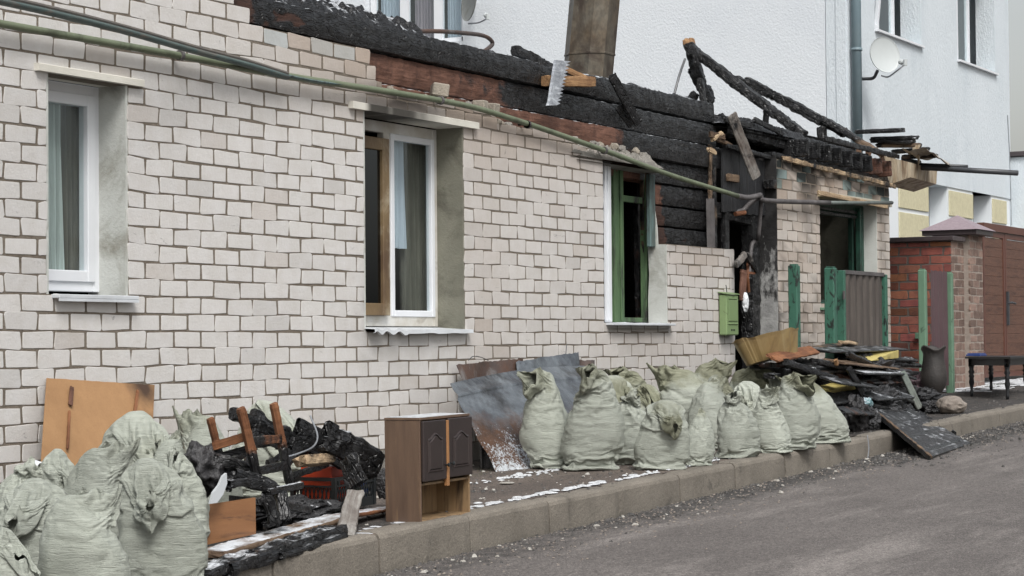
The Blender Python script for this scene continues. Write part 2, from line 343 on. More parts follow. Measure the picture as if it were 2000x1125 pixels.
# ------------------------------------------------------------------ timber
def beam(name, p0, p1, w, t, parent=None, hint=(0, 0, 1), mixv=0., snow=0., col='brown', rough=.006, rag=.03, seed=0, taper=1., curve=0., nseg=None, kk=4, mat=None, shape=None):
    """a length of timber: local X along it, w across (local Z, towards hint), t thick (local Y)"""
    p0 = np.array(p0, float); p1 = np.array(p1, float); L = np.linalg.norm(p1-p0); ax = (p1-p0)/L
    z = np.array(hint, float); z = z-ax*(z@ax); z /= np.linalg.norm(z); y = np.cross(z, ax)
    n = nseg or max(6, min(90, int(L/.022)))
    prm = []; 
    for s_ in range(4):
        for k in range(kk):
            a = -1+2*k/kk
            prm.append([(a, -1), (1, a), (-a, 1), (-1, -a)][s_])
    prm = np.array(prm, float); m = len(prm)
    c = np.maximum(np.abs(prm[:, 0]), np.abs(prm[:, 1])); rr = np.hypot(prm[:, 0], prm[:, 1]); prm = prm*(1-.10*(rr-1)/.414)[:, None]
    xs = np.linspace(0, L, n+1); V = np.zeros((n+1, m, 3))
    tp = np.linspace(1, taper, n+1)[:, None]
    V[..., 0] = xs[:, None]; V[..., 1] = prm[:, 1]*t/2*tp; V[..., 2] = prm[:, 0]*w/2*tp
    if curve: V[..., 2] += (curve*4*(xs/L)*(1-xs/L))[:, None]
    if shape: V[..., 2] = V[..., 2]*shape(xs/L)[:, None]
    Q = V+seed*13.7
    if rough:
        dn = (fbm(Q*np.array([9, 24, 24]), seed)-.5)*2*rough+(ridge(Q*np.array([18, 6, 6])+50, seed+3)-.5)*rough*1.3
        nrm = np.zeros_like(V); nrm[..., 1] = prm[:, 1]; nrm[..., 2] = prm[:, 0]; nrm /= np.linalg.norm(nrm, axis=-1, keepdims=True)
        V = V+nrm*dn[..., None]
    if rag:
        for e, sg in ((0, 1), (n, -1)):
            d = fbm(Q[e]*np.array([1, 45, 45])+e, seed+9)*rag
            V[e, :, 0] += sg*d; V[e, :, 1:] *= .9
            V[e+(1 if e == 0 else -1), :, 0] += sg*d*.7
    F = []
    for i in range(n):
        for k in range(m): F.append((i*m+k, (i+1)*m+k, (i+1)*m+(k+1) % m, i*m+(k+1) % m))
    vv = [tuple(v) for v in V.reshape(-1, 3)]
    for e in (0, n):
        vv.append(tuple(V[e].mean(0))); ci = len(vv)-1
        for k in range(m):
            F.append((ci, e*m+k, e*m+(k+1) % m) if e == 0 else (ci, e*m+(k+1) % m, e*m+k))
    VV = np.array(vv)
    mv = mixv(VV, L) if callable(mixv) else np.full(len(VV), float(mixv))
    W = Matrix([[ax[i], y[i], z[i], p0[i]] for i in range(3)]+[[0, 0, 0, 1]])
    o = mesh(name, vv, F, mat or M['wood'], parent, W, False, dict(mixv=mv, snow=np.full(len(VV), float(snow))))
    o.color = WOODC[col]; return o
def lump(name, c, size, parent=None, mat=None, seed=0, n=26, rough=.35, W=None, sc=3., rdg=.5, flat=None, smooth=False):
    """an irregular closed mass (rubble, rags, crust)"""
    th = np.linspace(0, math.pi, n+1)[:, None]; ph = np.linspace(0, 2*math.pi, 2*n, endpoint=False)[None, :]
    D = np.stack([np.sin(th)*np.cos(ph), np.sin(th)*np.sin(ph), np.cos(th)+0*ph], -1)
    d = 1+rough*((fbm(D*sc+seed*5.1, seed, 4)-.5)*2+rdg*(ridge(D*sc*1.7+seed, seed+5)-.5))
    V = D*d[..., None]*np.array(size)
    if flat is not None: V[..., 2] = np.maximum(V[..., 2], flat)
    V = V.reshape(-1, 3); m = 2*n; F = [(i*m+k, (i+1)*m+k, (i+1)*m+(k+1) % m, i*m+(k+1) % m) for i in range(n) for k in range(m)]
    Wm = (W or Matrix.Identity(4)); Wm = Matrix.Translation(Vector([float(x) for x in c])) @ Wm
    return mesh(name, V, F, mat or M['char_mass'], parent, Wm, smooth)
# ------------------------------------------------------------------ bricks
def brick_wall(name, z0, nc, intervals, parent, bm, mm, colf, h=.1, L=.26, phase=8.66, Y=0., depth=.12, jt=.0118, off=.5, mcolf=None, T=None, jit=.0018, mort=.0024):
    """courses of individually shaped bricks before a mortar core; intervals(z0,z1) -> [(xa,xb,ztop)]"""
    V, F, MI, C = [], [], [], []; rnd = random.Random(5)
    def add(vs, fs, m, cols):
        b = len(V); V.extend(vs); F.extend([tuple(i+b for i in f) for f in fs]); MI.extend([m]*len(fs)); C.extend(cols)
    for k in range(nc):
        za = z0+k*h; zb = za+h
        for (xa, xb, zt) in intervals(za, zb):
            zc = min(zb, zt)
            if zc-za < .015: continue
            c = colf((xa+xb)/2, za, 'm', rnd)
            nb = max(1, int((xb-xa)/.13)); 
            for q in range(nb):
                x0 = xa+(xb-xa)*q/nb; x1 = xa+(xb-xa)*(q+1)/nb; c = (mcolf or (lambda x, z: (1, 1, 1)))((x0+x1)/2, za)
                mb = MB().box((x0, Y+mort, za), (x1, Y+depth, zc)); add(mb.V, mb.F, 1, [c]*8)
            ph = phase+(L*off if k % 2 else 0)
            j = math.floor((xa-ph)/L)
            prev = xa
            while True:
                jx = ph+(j+1)*L+rnd.uniform(-.004, .004); j += 1
                if jx <= xa+.035: continue
                e = min(jx, xb); 
                if xb-e < .035: e = xb
                jv = jt*1.5; x0 = prev+(jv/2 if prev > xa else 0); x1 = e-(jv/2 if e < xb else 0)
                dz = rnd.uniform(-.001, .001)
                zz0 = za+jt/2+dz+rnd.uniform(-.0012, .0012); zz1 = zc-jt/2+dz+rnd.uniform(-.0012, .0012)
                if x1-x0 > .02 and zz1-zz0 > .012:
                    r_ = min(.008, (zz1-zz0)*.3); pts = []
                    for (cx, cz, a0) in ((x0+r_, zz0+r_, 180), (x1-r_, zz0+r_, 270), (x1-r_, zz1-r_, 0), (x0+r_, zz1-r_, 90)):
                        q = r_*rnd.choice([.4, .7, 1, 1, 1, 1.5, 2.2])
                        for a in (0, 45, 90): pts.append((cx+q*math.cos(R(a0+a)), cz+q*math.sin(R(a0+a))))
                        # jittered points along the following edge are added below
                    P2 = []
                    for i in range(12):
                        P2.append(pts[i])
                        if i % 3 == 2:
                            a, b_ = pts[i], pts[(i+1) % 12]; nn = 4 if i in (2, 8) else 2
                            for s_ in range(1, nn): 
                                f_ = s_/nn; P2.append((a[0]+(b_[0]-a[0])*f_+rnd.uniform(-1, 1)*jit*.45, a[1]+(b_[1]-a[1])*f_+rnd.uniform(-1, 1)*jit*.35))
                    cx, cz = (x0+x1)/2, (zz0+zz1)/2; n_ = len(P2); yo = rnd.uniform(-.0012, .0004); tx = rnd.uniform(-.004, .004)
                    vs = [(p[0]+(cx-p[0])*.018, Y+yo+tx*(p[0]-cx), p[1]+(cz-p[1])*.045) for p in P2]+[(p[0], Y+.001, p[1]) for p in P2]+[(p[0], Y+.02, p[1]) for p in P2]
                    fs = [tuple(range(n_))]+[(i, i+n_, (i+1) % n_+n_, (i+1) % n_) for i in range(n_)]+[(i+n_, i+2*n_, (i+1) % n_+2*n_, (i+1) % n_+n_) for i in range(n_)]
                    bc = colf(cx, cz, 'b', rnd)
                    add(vs, fs, 0, [tuple(np.array(bc)*colf(v[0], v[2], 'v', rnd)) for v in vs])
                prev = e
                if e >= xb: break
    if T is not None: V = [T(v) for v in V]
    return mesh(name, V, F, [bm, mm], parent, None, False, dict(col=np.array(C)), MI)
# ================================================================== SETTING
def rz(X): return -.338+(X-9.12)*.0308
def grid_sheet(name, xs, ys, zf, mat, dirt=None):
    X, Y = np.meshgrid(xs, ys, indexing='ij'); Z = zf(X, Y); n, m = len(xs), len(ys)
    V = np.stack([X, Y, Z], -1).reshape(-1, 3); F = [(i*m+j, (i+1)*m+j, (i+1)*m+j+1, i*m+j+1) for i in range(n-1) for j in range(m-1)]
    d = dirt(X, Y).ravel() if dirt else np.zeros(len(V))
    return tag(mesh(name, V, F, mat, None, None, True, dict(dirt=d)), kind='structure')
KY = -1.95
xs = np.r_[-60, -20, -5, np.arange(2, 32, .12), 40, 80, 200]
ys = np.r_[-120, -40, -20, -12, -8, np.arange(-6, KY+.01, .1)]
grid_sheet('road', xs, ys, lambda X, Y: rz(np.clip(X, -5, 40))+.014*(fbm(np.stack([X*1.6, Y*1.6, X*0], -1), 2)-.5)-.012*(Y-KY)*.0, M['road'],
           lambda X, Y: ss(-2.75, -2.05, Y)*.85*(.4+.6*vn(np.stack([X*.9, Y, X*0], -1), 3))+.5*ss(15, 17, X)*ss(-2.8, -2.2, Y))
grid_sheet('pavement', np.r_[-20, -5, np.arange(2, 32, .1), 40, 60], np.r_[np.arange(KY+.13, .25, .1), 3, 12, 60], lambda X, Y: g(np.clip(X, -5, 40))+.016*(fbm(np.stack([X*2.2, Y*2.2, X*0], -1), 5)-.5), M['pave'],
           lambda X, Y: np.clip(.25+.75*ss(15, 16.5, X)+.75*ss(10.2, 9.4, X)+.5*ss(-.75, -.3, Y), 0, .95)*.8)
def build_kerb():
    mb = MB(); c0 = 8.22; Lk = .912
    prof = [(KY+.15, -.5), (KY+.15, -.004), (KY+.145, .002), (KY+.05, .004), (KY+.025, .0), (KY+.009, -.012), (KY+.001, -.032), (KY-.012, -.5)]
    for k in range(-9, 26):
        xa = c0+k*Lk+.006; xb = c0+(k+1)*Lk-.006; n = 14; V = []; m = len(prof); hh = random.uniform(-.004, .004); yy = random.uniform(-.006, .006)
        for i in range(n+1):
            x = xa+(xb-xa)*i/n; e = .006 if i in (0, n) else 0
            for j, (py, pz) in enumerate(prof):
                jx = (fbm(np.array([x*14, py*30, pz*30]), 4)-.5)*.009
                V.append((x, py+yy+(e if j > 4 else 0)+jx, g(x)+pz+hh-(e if 1 < j < 6 else 0)+jx*.6))
        F = [(i*m+j, (i+1)*m+j, (i+1)*m+j+1, i*m+j+1) for i in range(n) for j in range(m-1)]+[tuple(range(m)), tuple(n*m+j for j in range(m))[::-1]]
        mb.add(V, F)
    # bedding behind the open joints
    V = []
    for x in (-1, 32): V += [(x, KY+.02, g(x)-.5), (x, KY+.02, g(x)-.028), (x, KY+.16, g(x)-.012), (x, KY+.16, g(x)-.5)]
    mb.add(V, [(0, 1, 5, 4), (1, 2, 6, 5)], 1)
    o = mb.build('kerb', [M['kerb'], M['debris']]); tag(o, kind='structure')
build_kerb()
# ------------------------------------------------------------------ burnt house
H = thing('burnt_house', (12, 0, .1), 'burnt single-storey white brick house with charred log walls and no roof, beside the road', 'house')
def openings_left(za, zb):
    zc = (za+zb)/2
    def top(x):
        for xe, t in ((10.56, 3.4), (10.72, 2.9), (12.083, 2.8), (12.155, 2.7), (12.235, 2.6), (13.82, 2.54), (15.13, 2.46), (15.58, 2.385), (16.8, .975), (18.25, 1.668)):
            if x < xe: return t
    br = [7.0, 8.86, 9.55, 10.56, 10.72, 12.0, 12.083, 12.155, 12.235, 13.33, 13.82, 15.13, 15.57, 16.8, 18.25]
    out = []
    for a, b in zip(br[:-1], br[1:]):
        m = (a+b)/2; t = top(m)
        if 8.86 < m < 9.55 and 1.1 < zc < 2.3: continue
        if 12.0 < m < 13.33 and .9 < zc < 2.385: continue
        if 15.57 < m < 16.8 and zc > .98: continue
        if t <= za+.01: continue
        t = min(t, zb)
        if out and abs(out[-1][1]-a) < 1e-6 and abs(out[-1][2]-t) < 1e-6: out[-1] = (out[-1][0], b, t)
        else: out.append((a, b, t))
    return out
def blob(x, z, cx, cz, rx, rz_): return math.exp(-((x-cx)/rx)**2-((z-cz)/rz_)**2)
def left_col(x, z, k, rnd):
    if k == 'b':
        t = .75*blob(x, z, 12.2, 2.75, 1.3, .33)+.75*blob(x, z, 14.3, 2.5, 1.9, .33)+.5*blob(x, z, 17.5, 1.6, .7, .22)+.25*blob(x, z, 12.6, .3, 1.4, .12)+.22*blob(x, z, 13.6, 1.2, .3, 1.2)+.25*blob(x, z, 16.5, .85, 1., .2)
        t = min(1, t*rnd.uniform(.7, 1.15)+(rnd.random() < .035)*.25)
        v = rnd.choice([rnd.uniform(.965, 1.03)]*9+[rnd.uniform(.88, .96)])
        if x > 13.4: v *= .97
        a = np.array((.625, .612, .60)); b = np.array((.40, .32, .26))
        if x > 13.4: a = np.array((.60, .578, .56))
        c = (a*(1-t)+b*t)*v
        if z > 2.72 and 10.7 < x < 12 and rnd.random() < .8: c = c*np.array((.88, .98, 1.04))
        return c
    if k == 'v':
        s = .75*blob(x, z, 12.5, 2.48, .5, .07)+.45*blob(x, z, 12.6, 2.56, .9, .05)+.3*blob(x, z, 16.0, 2.45, 1.2, .06)+.25*blob(x, z, 17.6, 1.66, .9, .06)+.3*blob(x, z, 12.02, 1.0, .05, .25)+.22*blob(x, z, 12.6, .8, .5, .12)+.2*blob(x, z, 16.2, .85, .5, .12)
        s += .5*blob(x, z, 16.0, 2.3, .3, .1)+.3*max(0, 1-abs(x-18.25)/.12)
        s *= .6+.8*float(vn(np.array([x*20, 1, z*20]), 8))
        return 1-min(.85, s)
    return (1, 1, 1)
brick_wall('brick_wall', -.4, 38, openings_left, H, M['brick'], M['mortar'], left_col)
def open_right(za, zb):
    zc = (za+zb)/2; out = []
    if zc < 2.6:
        t = 2.585
        if zc < 1.16 or zc > 2.28: out = [(19.33, 22.6, min(t, zb))]
        else: out = [(19.33, 20.47, zb), (22.2, 22.6, zb)]
    return out
def right_col(x, z, k, rnd):
    if k == 'b':
        v = rnd.uniform(.9, 1.04); t = .55*rnd.random()+.35*ss(2.0, 2.4, z)
        c = (np.array((.56, .52, .48))*(1-t)+np.array((.40, .32, .26))*t)*v
        if z > 2.3 and rnd.random() < .3: c = c*np.array((.62, .9, 1.0))
        return c
    if k == 'v':
        q = float(vn(np.array([x*16, 2, z*3.]), 8)); q2 = float(fbm(np.array([x*9, 2, z*9.]), 4))
        s = ss(.40, .62, q)*ss(2.25, 2.58, z)*.9
        s += .95*math.exp(-((x-20.15-.06*(q2-.5))/.13)**2)*ss(2.15, 2.4, z)+.8*math.exp(-((x-20.02)/.018)**2)*ss(1.5, 1.7, z)
        s += .6*blob(x, z, 19.35, 2.5, .25, .2)+.55*ss(.56, .66, q)*ss(1.6, .9, z)*.9*ss(19.9, 19.4, x)+.35*ss(.6, .68, q)
        s += .65*blob(x, z, 21.9, 2.42, .5, .12)*q2*1.6
        return 1-min(.93, s)
    return (1, 1, 1)
brick_wall('brick_wall', -.2, 30, open_right, H, M['brick'], M['mortar'], right_col, phase=19.33, L=.26)
# side, back and inner walls of the shell
mb = MB(); mb.box((22.48, .121, -.2), (22.6, 5.2, 2.5)); mb.box((7.1, 5.2, -.4), (22.6, 5.32, 2.5)); mb.box((7.0, .121, -.4), (7.1, 5.32, 3.3)); mb.build('shell_wall', M['plaster_dark'], H)
mb = MB(); mb.box((7, -.006, -.7), (18.262, .1, .097)); mb.box((19.318, -.006, -.5), (22.612, .1, .12)); mb.build('plinth', M['plinth'], H)
mb = MB(); mb.box((7.2, .5, 2.42), (15.4, 5.1, 2.5)); mb.box((15.4, .42, 2.28), (19.2, 5.1, 2.36)); mb.box((19.45, .45, 2.36), (22.4, 5.1, 2.42))
mb.box((8.7, 1.6, .3), (15.4, 1.66, 2.42)); mb.box((15.41, .42, .2), (15.47, 3, 2.28)); mb.box((15.5, 1.5, .2), (22.3, 1.56, 2.28)); mb.box((8.4, .3, .3), (8.46, 1.6, 2.42)); mb.build('added_dark_interior', M['soot'], H)  # black slabs and walls added to keep light out of the openings
mb = MB(); mb.box((7.2, .13, .0), (22.4, 5.1, .12)); mb.build('burnt_floor', M['soot'], H)
# wooden log wall behind the bricks: one log per course
def zone(c0, w0):      # bare until world x = c0
    return lambda V, L, c0=c0, w0=w0: ss(c0+w0, c0-w0, V[:, 0]+(fbm(V*np.array([3, 8, 8]), 2)-.5)*1.6)
def log(x0, x1, z, h=.2, y=.30, t=.2, bare=0, snow=0., col='brown', w0=.5, **k):
    mv = (lambda V, L: zone(bare-x0, w0)(V, L)) if bare else 0.
    return beam('log', (x0, y, z), (x1, y, z), h, t, H, mixv=mv, snow=snow*.55, col=col, kk=8, nseg=int((x1-x0)/.03), **k)
log(10.62, 14.85, 2.935, .19, .24, .22, bare=11.2, snow=1.1, w0=.3, rough=.008, seed=1, rag=.1)
log(14.6, 15.9, 2.94, .17, .26, .2, bare=0, snow=.75, rough=.008, seed=2, rag=.05)
log(15.75, 18.35, 2.95, .19, .30, .2, bare=0, snow=.55, rough=.008, seed=3, rag=.08)
log(11.9, 18.3, 2.735, .205, .27, .2, bare=14.3, snow=.5, w0=1.5, col='red', rough=.008, seed=4)
log(12.1, 18.4, 2.525, .21, .25, .2, bare=16.2, snow=.9, w0=.9, col='red', rough=.008, seed=5)
log(15.45, 18.3, 2.32, .2, .30, .2, bare=16.9, w0=.35, col='red', rough=.008, seed=6)
log(17.0, 18.35, 2.125, .19, .32, .2, bare=17.2, w0=.2, col='red', rough=.008, seed=7)
log(17.0, 18.3, 1.935, .18, .32, .2, bare=17.35, w0=.2, col='brown', rough=.008, seed=8)
log(17.0, 18.32, 1.75, .18, .32, .2, bare=17.5, w0=.2, col='brown', rough=.008, seed=9)
log(17.0, 18.32, 1.56, .18, .32, .2, bare=17.4, w0=.2, col='brown', rough=.008, seed=10)
mb = MB(); mb.box((10.7, .36, 2.3), (18.3, .42, 3.0)); mb.box((16.95, .36, 1.5), (18.3, .42, 2.29)); mb.box((18.0, .34, 1.2), (18.9, .40, 2.95)); mb.build('wall_backing', M['soot'], H)
# rubble bed on the wall heads
def ridge_heap(name, x0, x1, y0, y1, z, h, mat, seed, parent, snow=0, n=160, m=26, sc=6., mv=0.):
    xs = np.linspace(x0, x1, n); ys = np.linspace(y0, y1, m); X, Y = np.meshgrid(xs, ys, indexing='ij'); P = np.stack([X*sc, Y*sc, X*0], -1)
    e = ss(0, .12, (X-x0)/(x1-x0))*ss(0, .12, (x1-X)/(x1-x0))*np.sin(math.pi*(Y-y0)/(y1-y0))**.4
    Z = z+h*e*(.25+.9*fbm(P, seed, 4)+.35*(ridge(P*2.3, seed+2)-.5))-.02; V = np.stack([X, Y, Z], -1).reshape(-1, 3)
    F = [(i*m+j, (i+1)*m+j, (i+1)*m+j+1, i*m+j+1) for i in range(n-1) for j in range(m-1)]
    b = len(V); V = np.r_[V, [[x0, y0, z-.05], [x1, y0, z-.05], [x1, y1, z-.05], [x0, y1, z-.05]]]; F += [(b, b+1, b+2, b+3)]
    return mesh(name, V, F, mat, parent, None, False, dict(mixv=np.full(len(V), mv), snow=np.full(len(V), float(snow))))
ridge_heap('roof_rubble', 10.5, 13.4, .2, 1.1, 3.0, .27, M['wood'], 3, H, .75, sc=7)
ridge_heap('roof_rubble', 13.0, 15.4, .22, .8, 3.0, .12, M['wood'], 5, H, .75, sc=9)
ridge_heap('roof_rubble', 15.6, 18.3, .25, .8, 3.03, .10, M['wood'], 7, H, .6, sc=9)
ridge_heap('mortar_rubble', 12.24, 13.9, -.0, .15, 2.535, .05, M['plinth'], 8, H, sc=22)
ridge_heap('mortar_rubble', 15.1, 16.75, -.02, .22, 2.33, .13, M['plinth'], 9, H, sc=14)
ridge_heap('mortar_rubble', 15.0, 15.75, -.01, .14, 2.35, .10, M['plinth'], 19, H, sc=14)
for i in range(26):
    x = random.uniform(12.3, 16.6); z = 2.55 if x < 13.8 else (2.47 if x < 15.1 else 2.44)
    lump('rubble_piece', (x, random.uniform(.02, .14), z), [random.uniform(.02, .045) for _ in range(3)], H, M['plinth'] if i % 2 else M['brick_loose'], seed=i, n=7)
# lintels
def bar(name, x0, x1, y0, y1, z0, z1, mat, parent, n=24, colf=None, bev=.004):
    mb = MB(); 
    for i in range(n): 
        a = x0+(x1-x0)*i/n; b = x0+(x1-x0)*(i+1)/n
        V = [(x, y, z) for x in (a, b) for (y, z) in ((y0, z0), (y1, z0), (y1, z1), (y0+bev, z1), (y0, z1-bev))]
        F = [(0, 5, 6, 1), (1, 6, 7, 2), (2, 7, 8, 3), (3, 8, 9, 4), (4, 9, 5, 0)]
        if i == 0: F.append((0, 1, 2, 3, 4))
        if i == n-1: F.append((5, 9, 8, 7, 6))
        mb.add(V, F)
    C = [(colf or (lambda x: (1, 1, 1)))(v[0]) for v in mb.V]
    return mb.build(name, mat, parent, None, False, dict(col=np.array(C)))
bar('window_lintel', 8.766, 9.655, -.035, .2, 2.302, 2.343, M['lintel'], H)
def l2c(x): s = ss(11.95, 12.05, x)*ss(13.05, 12.5, x); s = s*(.75+.5*float(vn(np.array([x*14, 0, 0]), 3))); s = min(.97, s); return tuple((1-s)*np.array((1, 1, 1))+s*np.array((.05, .045, .04)))
bar('window_lintel', 11.82, 13.488, -.04, .22, 2.382, 2.43, M['lintel'], H, 60, l2c)
bar('window_lintel', 20.42, 22.55, -.05, .15, 2.285, 2.335, M['lintel'], H, 30, lambda x: (.62, .60, .55) if x > 20.8 else (.8, .7, .5))
beam('loose_batten', aY(1597, 376, -.07), aY(1733, 404, -.07), .045, .03, H, mixv=.8, col='pale', rough=.004)
# plaster reveals
def revl(x, z0, z1, d, mat, side=1, t=.02):
    mb = MB(); mb.box((x, .004, z0), (x+side*t, d+.08, z1)); return mb.build('plaster_reveal', mat, H)
mb = MB()
def rough_strip(x0, x1, y, z0, z1, mat, seed, amp=.012, name='plaster_reveal', n=60, th=.02):
    V = []; 
    for i in range(n+1):
        z = z0+(z1-z0)*i/n; j = (fbm(np.array([z*22, seed, 0]), seed)-.5)*2*amp
        V += [(x0+j, y, z), (x1, y, z), (x0+j, y+th, z), (x1, y+th, z)]
    F = []
    for i in range(n): a = i*4; b = a+4; F += [(a, a+1, b+1, b), (a, b, b+2, a+2)]
    return mesh(name, V, F, mat, H)
revl(9.551, 1.1, 2.302, .2, M['plaster'], -1); revl(8.861, 1.1, 2.302, .2, M['plaster'], 1)
revl(13.331, .9, 2.382, .22, M['plaster_dark'], -1); revl(12.001, .9, 2.382, .22, M['plaster'], 1)
# window three: broken plaster edge, front skim to the right of the opening
mb = MB(); pts = [(16.79, .98), (16.79, 1.63), (16.74, 1.66), (16.66, 1.665), (16.655, 1.85), (16.60, 1.88), (16.56, 1.98), (16.50, 1.97), (16.47, 2.02), (16.44, 1.95), (16.455, 1.7), (16.44, 1.45), (16.452, 1.2), (16.44, .98)]
pts = [(.004, .98), (.004, 1.66), (.04, 1.665), (.085, 1.665), (.09, 1.80), (.10, 1.88), (.115, 1.98), (.14, 2.03), (.165, 2.0), (.17, 1.8), (.178, 1.6), (.17, 1.4), (.182, 1.2), (.18, .98)]
mb.prism([(16.785, y, z) for y, z in pts], (.014, 0, 0)); mb.build('plaster_reveal', M['plaster'], H)
mb = MB(); mb.box((15.571, .004, .98), (15.585, .3, 2.33)); mb.build('plaster_reveal', M['soot'], H)
# soot streaked return beside the doorway
def sootp():
    m, t, b = newmat('soot_streaked_plaster'); n = N(t); co = n.co(rnd=False); z = n.n('SeparateXYZ', {0: co}).outputs[2]
    k = n.ma(n.ma(z, 1.25, 'SUBTRACT'), n.ma(n.ma(n.noise(n.co((4, 4, 2.0), rnd=False), 2.2, 5., .7), .5, 'SUBTRACT'), 2.4), 'ADD')
    col = n.mix(n.ramp(k, [(.0, 0.), (.35, 1.)]), (.36, .36, .35), (.012, .011, .011))
    col = n.mix(n.ramp(n.noise(co, 6., 5., .7), [(.4, 0.), (.7, .5)]), col, (.05, .05, .05))
    link(t, col, b.inputs['Base Color']); b.inputs['Roughness'].default_value = .9; link(t, n.bump(n.noise(co, 40., 4.), .006), b.inputs['Normal']); return m
M['sootp'] = sootp()
mb = MB(); mb.box((19.315, .003, -.1), (19.33, .32, 2.6)); mb.build('plaster_reveal', M['sootp'], H)
mb = MB(); mb.box((22.185, .003, 1.16), (22.199, .22, 2.285)); mb.build('plaster_reveal', M['plaster'], H)
mb = MB(); mb.box((18.251, .003, -.1), (18.262, .3, 1.665)); mb.build('plaster_reveal', M['plaster'], H)
# ------------------------------------------------------------------ windows
def frame_ring(mb, x0, x1, z0, z1, y, w, d=.06, m=0, wb=None, wt=None, bev=.004):
    wb = wb or w; wt = wt or w
    mb.box((x0, y, z0), (x0+w, y+d, z1), m, bev); mb.box((x1-w, y, z0), (x1, y+d, z1), m, bev)
    mb.box((x0+w, y+.001, z0), (x1-w, y+d-.001, z0+wb), m, bev); mb.box((x0+w, y+.001, z1-wt), (x1-w, y+d-.001, z1), m, bev)
def pane(x0, x1, z0, z1, y, par, mat, name='pane'): mb = MB(); mb.box((x0, y, z0), (x1, y+.006, z1)); return mb.build(name, mat, par)
def curtain(x0, x1, z0, z1, y, par, mat, amp=.025, waves=9, n=120, name='curtain'):
    V = []; 
    for i in range(n+1):
        x = x0+(x1-x0)*i/n
        for j in range(9):
            z = z0+(z1-z0)*j/8; V.append((x, y+amp*math.sin(waves*2*math.pi*i/n+.3*j)*(1.1-.05*j)+amp*.5*math.sin(waves*4.6*i/n*math.pi+j*.2), z))
    F = [(i*9+j, (i+1)*9+j, (i+1)*9+j+1, i*9+j+1) for i in range(n) for j in range(8)]
    return mesh(name, V, F, mat, par, None, True)
# window 1
mb = MB(); frame_ring(mb, 8.87, 9.54, 1.125, 2.30, .2, .06); fr = mb.build('window', M['pvc'], H)
mb = MB(); frame_ring(mb, 8.925, 9.485, 1.18, 2.245, .185, .065, .07); mb.build('sash', M['pvc'], fr)
pane(8.99, 9.42, 1.245, 2.18, .215, fr, M['glass']); curtain(8.9, 9.29, 1.15, 2.26, .27, fr, M['curtain'], .024, 7); curtain(9.27, 9.5, 1.15, 2.26, .30, fr, M['curtain_dark'], .02, 5)
mb = MB(); mb.box((8.9, -.055, 1.078), (9.575, .2, 1.1), 0, .003); mb.box((8.9, -.055, 1.062), (9.575, -.05, 1.078)); mb.build('sill', M['sill'], fr)
# window 2
mb = MB(); frame_ring(mb, 12.01, 13.32, .94, 2.375, .22, .06, wb=.075, wt=.08); mb.box((12.60, .222, 1.0), (12.68, .279, 2.31), 0, .004); fr = mb.build('window', M['pvc_dirty'], H)
mb = MB(); frame_ring(mb, 12.06, 12.60, 1.015, 2.25, .175, .085, .06); mb.build('sash', M['pvc_burnt'], fr)
pane(12.13, 12.53, 1.08, 2.18, .2, fr, M['glass_dark'])
mb = MB(); frame_ring(mb, 12.68, 13.27, 1.01, 2.30, .212, .045, .05); mb.build('sash', M['pvc'], fr)
pane(12.62, 13.23, 1.05, 2.26, .235, fr, M['glass']); curtain(12.72, 13.02, 1.5, 2.3, .31, fr, M['curtain_reflection'], .015, 3); curtain(13.03, 13.4, 1.0, 2.3, .34, fr, M['curtain_dark'], .025, 5)  # pale curtain put in for a bright reflection in the pane
# crumpled sill
n = 60; V = []
for i in range(n+1):
    x = 12.0+1.36*i/n; d = .012*math.sin(i*.9)*(i < 22)+.012*(fbm(np.array([x*9, 0, 0]), 3)-.5)
    yo = -.05-.03*max(0, 1-i/8)
    V += [(x, .22, .935), (x, yo, .915+d*.7), (x, yo-.004, .89+d), (x, yo+.012, .888+d)]
mesh('sill', V, [(i*4+j, i*4+4+j, i*4+5+j, i*4+1+j) for i in range(n) for j in range(3)], M['sill'], fr)
# window 3: what is left of a green timber window with one white plastic jamb
wx = lambda px, Y: aY(px, 480, Y)[0]
mb = MB(); mb.box((wx(1178, .10), .10, .985), (wx(1195, .10), .16, 2.31), 0, .006); mb.box((wx(1183, .085), .085, 1.0), (wx(1185, .085), .1, 2.3), 0, .002); mb.box((wx(1190, .085), .09, 1.0), (wx(1192, .085), .1, 2.3), 0, .002); fr = mb.build('window', M['pvc'], H)
mb = MB(); mb.box((wx(1200, .2), .20, .985), (wx(1219, .2), .25, 2.3), 0, .005); mb.box((wx(1191, .22), .22, .985), (wx(1201, .22), .28, 2.3), 0, .005); mb.box((wx(1213, .185), .185, 1.0), (wx(1216, .185), .2, 2.28), 0, .003)
mb.box((wx(1219, .2), .205, 2.02), (wx(1257, .2), .245, 2.075), 0, .004); mb.box((wx(1219, .2), .205, .99), (wx(1266, .2), .26, 1.03), 0, .004); mb.box((wx(1262, .2), .2, .99), (wx(1268, .2), .26, 2.25), 0, .005); mb.build('timber_frame', M['green_old'], fr)
beam('jamb', (wx(1258, .235), .235, 1.0), (wx(1256, .235), .235, 2.25), .04, .04, fr, hint=(1, 0, 0), mixv=.5, col='tan', rough=.005)
beam('jamb', (wx(1246, .33), .33, 1.0), (wx(1244, .33), .33, 2.1), .04, .05, fr, hint=(1, 0, 0), mixv=.35, col='brown', rough=.006)
beam('jamb', (wx(1267, .15), .15, 1.75), (wx(1266, .15), .15, 2.3), .04, .03, fr, hint=(1, 0, 0), mixv=.6, col='tan', rough=.005)
mb = MB(); mb.box((wx(1271, .1), .10, 1.64), (wx(1281, .1), .14, 2.27), 0, .006); mb.build('jamb', M['teal_old'], fr)
mb = MB(); mb.box((15.6, -.06, .958), (16.83, .2, .978), 0, .003); mb.build('sill', M['sill'], fr)
V = []; n = 50
